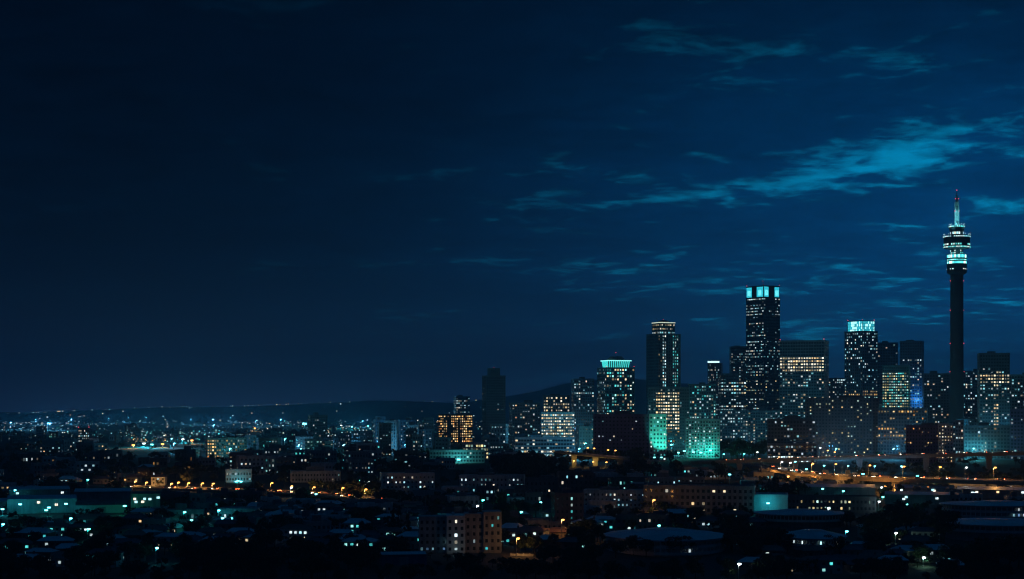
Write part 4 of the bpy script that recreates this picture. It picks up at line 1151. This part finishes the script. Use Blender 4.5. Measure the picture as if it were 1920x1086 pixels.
floodlight(1512, 880, 1215, zg(1215), E_CYAN, CYAN, 1600, 'cyan lamp in the hollow between the two flyovers', None)
floodlight(1618, 889, 1170, zg(1170), E_CYAN, CYAN, 2200, 'cyan lamp lighting shrubs behind the lower flyover', None)
floodlight(1720, 893, 1135, zg(1135), E_TEAL, TEAL, 900, 'teal lamp lighting a hedge behind the lower flyover', None)

# ------------------------------------------------------------------ cars on the flyovers
CARM = [mat_wall('car_silver', (.45, .46, .47), .3, .05, 1, .5, False), mat_wall('car_dark', (.04, .045, .05), .3, .05, 1, .3, False), mat_wall('car_white', (.72, .72, .72), .35, .05, 1, 0, False), mat_wall('car_red', (.30, .03, .03), .3, .05, 1, .2, False)]
RUB = mat_wall('rubber', (.02, .02, .02), .9, .1, 1, 0, False)
TAIL = mat_emit('tail_lamp', (1.0, .12, .04), 30); HEAD = mat_emit('head_lamp', (1.0, .75, .5), 32)
def profile_mesh(name, prof, hw, mat, taper=0.0):
    m = MB(); n = len(prof)
    m.v = [(x, -hw*(1-taper*(z > .95)), z) for x, z in prof] + [(x, hw*(1-taper*(z > .95)), z) for x, z in prof]
    m.f = [tuple(range(n)), tuple(reversed(range(n, 2*n)))] + [(i, n+i, n+(i+1) % n, (i+1) % n) for i in range(n)]
    return m.mesh(name, mat)
body_p = [(-2.1, .30), (2.1, .30), (2.2, .55), (2.1, .78), (1.1, .92), (-1.7, .95), (-2.1, .85), (-2.15, .5)]
cab_p = [(1.15, .90), (.45, 1.42), (-.95, 1.45), (-1.75, .93)]
cab_me = profile_mesh('cabin', cab_p, .78, GLASS, .16)
roof_me = MB().box(-.92, .42, -.62, .62, 1.44, 1.49)
wheel_me = MB().lathe([(.2, -.11), (.31, -.09), (.31, .09), (.2, .11)], 14).mesh('wheel', RUB)
hub_me = MB().lathe([(.05, -.12), (.18, -.118), (.18, .118), (.05, .12)], 10).mesh('rim', STEEL)
hl_me = MB().box(2.1, 2.2, -.17, .17, .58, .76).mesh('headlight', HEAD); tl_me = MB().box(-2.2, -2.08, -.2, .2, .62, .84).mesh('taillight', TAIL)
body_me = [profile_mesh('body', body_p, .88, m) for m in CARM]; roofs = [roof_me.mesh('roof', m) for m in CARM]
CN = ['silver', 'dark', 'white', 'red']
def car(path, px, lane, ci, road):
    i = min(range(len(path)), key=lambda k: abs(scr(path[k])[0]-px))
    p = path[i]; t = path[min(i+1, len(path)-1)]-path[max(0, i-1)]
    ang = math.atan2(t.y, t.x); s = Vector((t.y, -t.x, 0)).normalized()
    q = p + s*lane
    toward = lane > 0
    root = thing('car', '%s car driving on the %s' % (CN[ci], road), 'car', (q.x, q.y, q.z+.012), ang + (PI if not toward else 0), '%s cars on the %s' % (CN[ci], road))
    link('body', body_me[ci], root); link('cabin', cab_me, root); link('roof', roofs[ci], root)
    for sx in (-1.3, 1.35):
        for sy in (-.8, .8):
            o = link('wheel', wheel_me, root, None, (sx, sy, .31)); o.rotation_euler = (PI/2, 0, 0); link('rim', hub_me, o)
    for sy in (-.6, .6):
        link('headlight', hl_me, root, None, (0, sy, 0)); link('taillight', tl_me, root, None, (0, sy, 0))
rc = random.Random(3)
for path, a, b, n, road in ((up_path, 1350, 1910, 34, 'upper flyover'), (lo_path, 1440, 1905, 34, 'lower flyover'), (lf_path, 250, 700, 24, 'low freeway')):
    used = []
    for i in range(n):
        px = a + (b-a)*(i+rc.uniform(.15, .85))/n
        car(path, px, rc.choice((-4.2, -1.9, 1.9, 4.2)), rc.choice((0, 0, 1, 1, 2, 3)), road)

# ------------------------------------------------------------------ the rest of the town: generic blocks and houses
rg = random.Random(77)
def free(x, y, r):
    return all((x-a)**2+(y-b)**2 > (r+c)**2*.72 for a, b, c in FOOT)
def guarded(L, Rr, t, D, pad=0):
    bot = HY + F*(CZ-zg(D))/D
    for a, b, c, d, Dg in GUARD:
        if D < Dg-1 and L < b and Rr > a:
            bb = d if d is not None else c + (HY + F*(CZ-zg(Dg))/Dg - c)*.62
            if t < bb and bot > c: return True
    return False
WN = {'concrete': 'grey', 'pale': 'pale', 'brown': 'brick', 'dark': 'dark', 'white': 'white', 'blue': 'blue-grey', 'purple': 'mauve'}
PN = {'cool': 'cool white', 'mixed': 'mixed-colour', 'cream': 'cream', 'amber': 'amber', 'teal': 'teal', 'yellow': 'yellow', 'blue': 'bluish'}
def cluster(x0, x1, b0_, b1_, h0, h1, n, pals, p0, p1, area, w0=14, w1=34, walls=('concrete', 'pale', 'brown', 'dark'), st=0.85, single=True):
    made = 0
    for _ in range(n*14):
        if made >= n: break
        px = rg.uniform(x0, x1); D_ = d_of(rg.uniform(b0_, b1_)); k = D_/F
        wpx = rg.uniform(w0, w1); hpx = rg.uniform(h0, h1)
        bot = HY + F*(CZ-zg(D_))/D_; top = bot-hpx
        g_ = ground(px, D_); rad = wpx*k*.5
        if not free(g_.x, g_.y, rad) or guarded(px-wpx/2, px+wpx/2, top, D_): continue
        wl = rg.choice(walls); pal = rg.choice(pals); p = rg.uniform(p0, p1)
        tall = 'high' if hpx*k > 22 else ('mid-rise' if hpx*k > 11 else 'low')
        dens = 'many' if p > .38 else ('scattered' if p > .16 else 'few')
        lab = '%s %s block with %s %s windows %s' % (tall, WN[wl], dens, PN[pal], area)
        nm = {'high': 'apartment_tower', 'mid-rise': 'apartment_block', 'low': 'low_block'}[tall]
        tower(nm, lab, px-wpx/2, px+wpx/2, top, D_, P(p, pal, st, rg.uniform(0, .5)), wl, rot=rg.uniform(-14, 14), depth=rg.uniform(.45, .8)*wpx*k+4, fh=rg.uniform(2.8, 3.2), bw=rg.uniform(2.3, 3.0), ww=rg.uniform(.42, .6), wh=rg.uniform(.42, .52), cat='apartment block', group=lab.replace(' with', 's with', 1), guard=False, single=single, roofbox=rg.random() < .55)
        made += 1
cluster(700, 830, 838, 860, 34, 66, 13, ['cool', 'mixed'], .12, .34, 'around the amber office block', 14, 30, ('dark', 'concrete', 'blue'))
cluster(880, 1115, 840, 858, 22, 58, 12, ['cool', 'mixed', 'cream'], .15, .45, 'left of the green-lit tower', 16, 36, ('dark', 'concrete', 'blue'))
cluster(1240, 1420, 836, 850, 30, 84, 9, ['cool', 'mixed', 'teal'], .2, .45, 'behind the white floodlit apartments', 18, 34, ('dark', 'concrete', 'blue'))
cluster(1530, 1930, 838, 856, 40, 104, 22, ['cool', 'mixed', 'yellow'], .10, .34, 'behind the upper flyover', 20, 42, ('dark', 'concrete', 'blue', 'brown'))
cluster(1935, 2160, 838, 862, 40, 120, 9, ['cool', 'mixed', 'yellow'], .10, .34, 'past the city edge', 24, 46, ('dark', 'concrete', 'blue'))
cluster(-190, -25, 845, 925, 8, 22, 10, ['cool', 'mixed'], .08, .3, 'past the left plain', 20, 50)
cluster(300, 480, 838, 890, 12, 36, 18, ['cool', 'mixed', 'amber'], .10, .35, 'left of the orange-lit bays', 18, 44)
cluster(470, 720, 838, 892, 12, 34, 40, ['cool', 'cool', 'mixed', 'teal'], .15, .50, 'around the lone dark tower', 18, 48)
cluster(690, 960, 860, 884, 9, 22, 12, ['cool', 'mixed', 'teal'], .15, .4, 'below the amber office block', 20, 50)
cluster(-20, 300, 842, 930, 7, 22, 30, ['cool', 'mixed', 'amber', 'teal'], .08, .35, 'out on the left plain', 18, 50)
cluster(-20, 820, 812, 838, 5, 18, 46, ['cool', 'mixed', 'teal'], .15, .5, 'far out on the plain', 8, 26, single=False)
ST_ = 1
cluster(280, 820, 925, 1010, 12, 28, 42, ['cool', 'cool', 'teal'], .06, .22, 'below the low freeway', 26, 70, ('concrete', 'pale', 'dark'), 1.2)
cluster(800, 1240, 915, 1000, 12, 30, 34, ['cool', 'teal'], .06, .22, 'among the near trees', 26, 64, ('concrete', 'pale', 'dark', 'brown'), 1.2)
cluster(1120, 1420, 888, 915, 7, 14, 16, ['teal', 'cool'], .2, .4, 'on the slope below the teal floodlights', 24, 60, ('pale', 'concrete'), 1.4)
cluster(1640, 1930, 918, 945, 8, 16, 12, ['cool', 'teal'], .06, .2, 'around the sheds below the flyover', 30, 70, ('concrete', 'pale'), 1.0)
cluster(1360, 1640, 895, 922, 6, 14, 18, ['teal', 'mixed'], .2, .5, 'under the lower flyover', 20, 50, ('pale', 'concrete'), 1.4)

LM = [(862, 785, 'near the block with one pale stair wing'), (1260, 790, 'by the wide lens-roofed pavilion'), (1515, 900, 'by the dark-walled round pavilion'), (1540, 780, 'by the small round-roofed pavilion'), (1860, 890, 'by the columned round building'), (1860, 800, 'below the skirt-roofed pavilion'),
      (1442, 955, 'by the blank cyan-lit hall'), (1226, 925, 'round the tall sodium lamp'), (1055, 825, 'round the sodium lamp by the brick block'), (975, 800, 'round the short sodium lamp'), (80, 960, 'before the teal-lit warehouse'), (195, 960, 'before the green-lit hall'), (275, 980, 'by the two-storey yard office'),
      (760, 1080, 'below the pale block of bright windows'), (920, 1090, 'below the four-storey block'), (1080, 1060, 'by the brick block with two tall windows'), (1150, 1000, 'by the block of clustered teal windows'), (1310, 1010, 'before the long arcaded building'), (1560, 960, 'by the building with one yellow row'), (448, 1170, 'by the small white block behind the freeway'), (590, 1170, 'by the unlit grey block'),
      (300, 1120, 'below the start of the low freeway'), (480, 1080, 'below the middle of the low freeway'), (680, 1010, 'below the end of the low freeway'), (294, 840, 'round the lone cyan lamp'), (100, 800, 'among the dark houses below the warehouse'), (450, 850, 'among the houses below the freeway'), (620, 830, 'among the houses left of the cypresses'), (750, 800, 'beside the tall cypresses'),
      (100, 720, 'in the dark wood below the warehouses'), (500, 720, 'in the dark wood below the freeway houses'), (900, 720, 'in the dark wood below the near block'), (1200, 720, 'in the dark wood below the wide pavilion'), (1390, 750, 'by the small white park lamp'), (1540, 720, 'in the wood below the small pavilion'), (1730, 740, 'round the low garden lamp'), (1870, 720, 'in the wood below the skirt-roofed pavilion'), (1690, 830, 'round the white park lamp'),
      (1000, 1280, 'on the slope below the pale parking deck'), (1110, 1270, 'below the short street bridge'), (1200, 1260, 'below the blind mauve block'), (1320, 1250, 'below the floodlit apartments'), (1400, 1420, 'behind the start of the upper flyover'), (1700, 1180, 'between the two flyovers'), (1850, 1180, 'between the flyovers past the white lamp'), (1720, 1020, 'by the sheds below the flyover'), (1880, 1010, 'by the shed with lit signs'), (1560, 1040, 'by the long blue-roofed shed')]
LM = [(ground(a, b), c) for a, b, c in LM]
def landmark(p):
    return min(LM, key=lambda q: (q[0].x-p.x)**2 + (q[0].y-p.y)**2)[1]

# houses with pitched tiled roofs
HW = [MB().box(-1, 1, -1, 1, -.3, 1).mesh('wall', m) for m in (PALE, CONC, BROWN)]
rfm = MB(); rfm.v = [(-1.12, -1.18, 0), (1.12, -1.18, 0), (1.12, 1.18, 0), (-1.12, 1.18, 0), (-.6, 0, 1), (.6, 0, 1)]
rfm.f = [(0, 1, 5, 4), (2, 3, 4, 5), (1, 2, 5), (3, 0, 4), (3, 2, 1, 0)]
HR = [rfm.mesh('roof', m) for m in (ROOFT, ROOFB, ROOFD)]
chm = MB().box(-.4, .4, -.4, .4, 0, 2.2).mesh('chimney', BROWN)
dkw = MB().box(-.5, .5, -1, 0, -.5, .5).mesh('dark_pane', GLASS)
drm = MB().box(-.5, .5, -1, 0, 0, 1).mesh('door', BROWN)
def house(px, D_, wl, rf, pal, st):
    g_ = ground(px, D_); a = rg.uniform(-.35, .35)
    hw, hd, hh_ = rg.uniform(4.5, 8), rg.uniform(3.6, 5.5), rg.choice((3.2, 3.4, 5.8))
    if not free(g_.x, g_.y, hw): return False
    k = F/D_
    if guarded(px-hw*k, px+hw*k, HY-F*(g_.z+hh_+3-CZ)/D_, D_): return False
    lab = '%s %s house, %s roof, %s windows, %s' % ('two-storey' if hh_ > 5 else 'single-storey', ('pale', 'grey', 'brick')[wl], ('tiled', 'metal', 'felt')[rf], PN[pal], landmark(g_))
    root = thing('house', lab, 'house', g_, a, lab)
    link('wall', HW[wl], root, None, None, 0, (hw, hd, hh_))
    r = link('roof', HR[rf], root, None, (0, 0, hh_-.02), 0, (hw, hd, rg.uniform(1.5, 2.4)))
    c = link('chimney', chm, root, None, (hw*.45, 0, hh_+.6))
    n = int(hw/1.25)
    for fl in range(2 if hh_ > 5 else 1):
        for i in range(n):
            x = -hw + 2*hw*(i+.5)/n
            if fl == 0 and i == n//2:
                link('door', drm, root, None, (x, -hd, 0), 0, (1.0, .07, 2.1)); continue
            lit = rg.random() < .34
            o = link('window', _UNIT if lit else dkw, root, None, (x, -hd, 1.7+fl*2.6), 0, (1.3, .07, 1.15))
            if lit: o.color = (*pick(pal), st*rg.uniform(.5, 1.3)/4)
    FOOT.append((g_.x, g_.y, hw*1.05))
    return True
def houses(x0, x1, y0, y1, n, pals, st=1.0):
    m = 0
    for _ in range(n*10):
        if m >= n: break
        if house(rg.uniform(x0, x1), d_of(rg.uniform(y0, y1)), rg.randrange(3), rg.randrange(3), rg.choice(pals), st): m += 1
houses(240, 560, 955, 1030, 40, ['cool', 'teal', 'cream'])
houses(0, 260, 985, 1062, 28, ['cool', 'teal'])
houses(560, 780, 960, 1040, 24, ['cool', 'teal'])
houses(950, 1140, 975, 1030, 12, ['cool', 'teal'])
houses(1480, 1700, 1040, 1066, 9, ['cream', 'cool'])
houses(1600, 1790, 955, 1040, 10, ['teal', 'yellow'])
houses(0, 300, 880, 925, 14, ['cool', 'amber'])
houses(1400, 1790, 1050, 1075, 14, ['cream', 'teal', 'cool'])
houses(1160, 1420, 968, 992, 9, ['cool'])

# far lights: small houses on the plain and the hill, one mass
rf_ = random.Random(21)
hv = MB(); qs = []
def far_house(px, D_, zb, sw, st, pal):
    x = (px-CX)/F*D_; k = D_/F
    s = sw*k
    hv.box(x-s*1.6, x+s*1.6, D_, D_+s*2.5, zb-4, zb+s*2.0)
    z = zb+s*.9
    qs.append((((x-s*.62, D_-.15, z-s*.5), (x+s*.62, D_-.15, z-s*.5), (x+s*.62, D_-.15, z+s*.5), (x-s*.62, D_-.15, z+s*.5)), (*pick(pal), st/4)))
for i in range(420):
    px = rf_.uniform(-20, 1130); D_ = 2300 + 2400*rf_.random()**1.3
    far_house(px, D_, zg(D_), rf_.uniform(.8, 1.7), rf_.choice((.2, .35, .6, 1.5)), rf_.choice(('cool', 'cool', 'teal', 'mixed')))
for (a, b, d0, d1, n, pal, st) in ((235, 430, 2000, 2900, 110, 'teal', 2.4), (600, 720, 2200, 3400, 90, 'mixed', 2.4), (0, 130, 2600, 4200, 46, 'cool', 2.0), (440, 600, 2600, 4300, 50, 'mixed', 1.8), (240, 330, 1990, 2200, 40, 'amber', 2.6), (960, 1030, 3000, 4500, 30, 'mixed', 1.2)):
    for i in range(n):
        px = rf_.uniform(a, b); D_ = rf_.uniform(d0, d1)
        far_house(px, D_, zg(D_), rf_.uniform(.9, 1.9), st*(.15+.9*rf_.random()**2), pal)
for i in range(90):
    px = rf_.uniform(0, 1090); t = rf_.random()
    t = 1.0 if i < 52 else t*.9+.05
    if i < 52: px = rf_.choice((rf_.uniform(340, 600), rf_.uniform(760, 1000), rf_.uniform(0, 330)))
    D_ = 4600+3600*t
    far_house(px, D_, hill_z(px, t)-.5, rf_.uniform(.9, 1.5), rf_.choice((.9, 1.5, 3.2)), rf_.choice(('cool', 'cream', 'cool')))
fh_ = hv.build('far_houses', DARKC, None, 'stuff'); fh_['label'] = 'mass of tiny far-off houses and lights across the plain and hill'
fw_ = link('lit_window', windows_mesh(qs), fh_, 'stuff')

# low walls lit by lamps
def low_wall(px0, px1, py, label):
    D_ = d_of(py); a, b = ground(px0, D_), ground(px1, D_-3)
    root = thing('low_wall', label, 'wall', a)
    v = b-a; L_ = v.length; ang = math.atan2(v.y, v.x); root.rotation_euler = (0, 0, ang)
    MB().box(0, L_, -.15, .15, -1, .9).build('wall_body', PALE, root)
    MB().box(-.1, L_+.1, -.25, .25, .9, 1.02).build('coping', CONC, root)
    for i in range(int(L_/3)+1): MB().box(i*3-.2, i*3+.2, -.3, .3, -1, 1.25).build('pier', PALE, root)
    GUARD.append((px0, px1, py-6, py, D_))
low_wall(1204, 1252, 979, 'low pale wall below the tall sodium lamp')
low_wall(958, 1000, 1042, 'low wall glowing orange under the shorter sodium lamp')
low_wall(1034, 1076, 1019, 'low wall in front of the tall brick block')

# ------------------------------------------------------------------ trees
rt_ = random.Random(909)
cand = []
def scatter(x0, x1, y0, y1, n, h0, h1, kinds=(0, 1, 2, 4, 0, 2), use_guard=True):
    m = 0
    for _ in range(n*8):
        if m >= n: break
        px = rt_.uniform(x0, x1); D_ = d_of(rt_.uniform(y0, y1)); g_ = ground(px, D_)
        H = rt_.uniform(h0, h1); k = rt_.choice(kinds); W = TREES[k][2]*H/10
        if not free(g_.x, g_.y, W*.30): continue
        wpx = W*F/D_*.5; top = HY - F*(g_.z+H-CZ)/D_
        if use_guard and guarded(px-wpx, px+wpx, top, D_): continue
        cand.append((g_, H, k, D_)); m += 1
scatter(-200, -40, 940, 1090, 40, 6, 11)
scatter(1960, 2140, 900, 1090, 50, 6, 11)
scatter(-40, 1960, 1050, 1100, 120, 7, 12)
scatter(-40, 800, 1000, 1060, 110, 6, 11)
scatter(940, 1960, 1010, 1060, 90, 6, 11)
scatter(-40, 1960, 960, 1010, 190, 6, 11)
scatter(-40, 1960, 925, 965, 190, 6, 11)
scatter(930, 1420, 868, 905, 170, 9, 15)
scatter(480, 760, 925, 950, 70, 7, 12)
scatter(-40, 930, 868, 925, 190, 6, 11)
scatter(1420, 1960, 900, 940, 90, 5, 9)
scatter(1600, 1960, 868, 897, 70, 4, 7, (0, 4, 2))
scatter(1340, 1450, 850, 866, 36, 10, 18, (0, 2, 1))
scatter(1180, 1345, 858, 872, 34, 6, 10, (0, 4, 5))
scatter(1450, 1930, 846, 862, 46, 5, 9)
scatter(700, 1110, 846, 872, 60, 6, 10)
scatter(-40, 700, 838, 872, 110, 6, 10)
scatter(690, 1010, 1038, 1078, 60, 3.0, 5.5, (0, 4, 2))
scatter(-40, 1960, 1066, 1100, 90, 4, 8)
# chosen trees
for px, py, H, k in ((1700, 1010, 17, 2), (1770, 1022, 18, 0), (1640, 1012, 14, 2), (1870, 1072, 17, 2), (1910, 1066, 15, 0), (1440, 1046, 15, 2), (1405, 1052, 13, 0), (985, 1034, 9, 2), (1000, 1035, 8, 0), (966, 1034, 7, 1), (1072, 1006, 9, 1), (1090, 1007, 9, 2), (1212, 966, 8, 1), (1242, 967, 9, 0), (1256, 966, 8, 2), (1742, 1062, 5, 4), (1720, 1064, 4, 0),
                     (1070, 1024, 9, 1), (1085, 1022, 10, 2), (1035, 1028, 7, 0), (1250, 985, 9, 1), (1205, 986, 8, 2), (1262, 990, 9, 0), (748, 1014, 17, 5), (764, 1020, 15, 6), (736, 1012, 14, 6), (30, 1000, 9, 5), (185, 972, 7, 5), (245, 972, 8, 6), (170, 974, 7, 0), (150, 973, 6, 4)):
    D_ = d_of(py); cand.append((ground(px, D_), H, k, D_))
cand.sort(key=lambda c: -c[1]/c[3])
for (g_, H, k, D_) in cand[:330]:
    tr, cr, W, shp, lf = TREES[k]
    py = HY + F*(CZ-g_.z)/D_
    px = CX + F*g_.x/D_
    ar = landmark(g_)
    lab = TREE_L[k] + ' ' + ar
    root = thing('tree', lab, 'tree', g_, rt_.uniform(0, 6.28), lab)
    s = H/10
    root.scale = (s*rt_.uniform(.9, 1.15), s*rt_.uniform(.9, 1.15), s)
    link('trunk', tr, root); link('crown', cr, root)
# smaller trees as one wood
arr = {0: [], 1: [], 2: []}; tk = MB()
protos = [crown_arrays(random.Random(50+i), 10, 9, 14, 14, .75) for i in range(5)]
for (g_, H, k, D_) in cand[330:]:
    s = H/10; a = rt_.uniform(0, 6.28); c_, s_ = math.cos(a), math.sin(a)
    v = protos[rt_.randrange(5)]*s*rt_.uniform(.85, 1.15)
    q = np.stack([v[:, 0]*c_-v[:, 1]*s_+g_.x, v[:, 0]*s_+v[:, 1]*c_+g_.y, v[:, 2]+g_.z], axis=1)
    arr[TREES[k][4]].append(q)
    tk.tube((g_.x, g_.y, g_.z-.5), (g_.x, g_.y, g_.z+H*.55), .2*s+.05, .1, 5)
wood = tk.build('woodland', BARK, None, 'stuff'); wood['label'] = 'dark mass of smaller trees between the houses'
for lf, L_ in arr.items():
    if L_: link('foliage', quads_mesh('foliage', np.concatenate(L_), LEAF[lf]), wood, 'stuff')
# bushes along the ridge and plain
rv = []
for i in range(700):
    if i < 320: px = rf_.uniform(-60, 1250); t = rf_.choice((1.0, .97)); D_ = 4600+3600*t; z = hill_z(px, t); s = rf_.uniform(.5, 1.5)
    else: px = rf_.uniform(-60, 1960); D_ = rf_.uniform(1700, 4300); z = zg(D_); s = rf_.uniform(.7, 1.2)
    v = protos[rf_.randrange(5)]*s
    v = v.reshape(-1, 4, 3)[::3].reshape(-1, 3)*np.array([1.3, 1.3, .9])
    rv.append(v + np.array([(px-CX)/F*D_, D_, z-1.5]))
bw_ = link('distant_trees', quads_mesh('distant_trees', np.concatenate(rv), LEAF[0]), None, 'stuff')
bw_['label'] = 'far-off trees along the ridge and across the plain'

# ------------------------------------------------------------------ air
hzm = bpy.data.materials.new('night_air'); hzm.use_nodes = True
t = NT(hzm.node_tree)
out = t.n('ShaderNodeOutputMaterial'); pv = t.n('ShaderNodeVolumePrincipled')
pv.inputs['Color'].default_value = (.45, .78, 1.0, 1); pv.inputs['Density'].default_value = 1.45e-4
pv.inputs['Anisotropy'].default_value = 0.25
t.t.links.new(pv.outputs[0], out.inputs['Volume'])
hb = MB().box(-9500, 9500, -520, 9700, -45, 300).build('haze', hzm, None, 'stuff')
hb['label'] = 'thin bluish night haze over the whole city'
for o in bpy.data.objects:
    if '_n' in o.keys(): del o['_n']
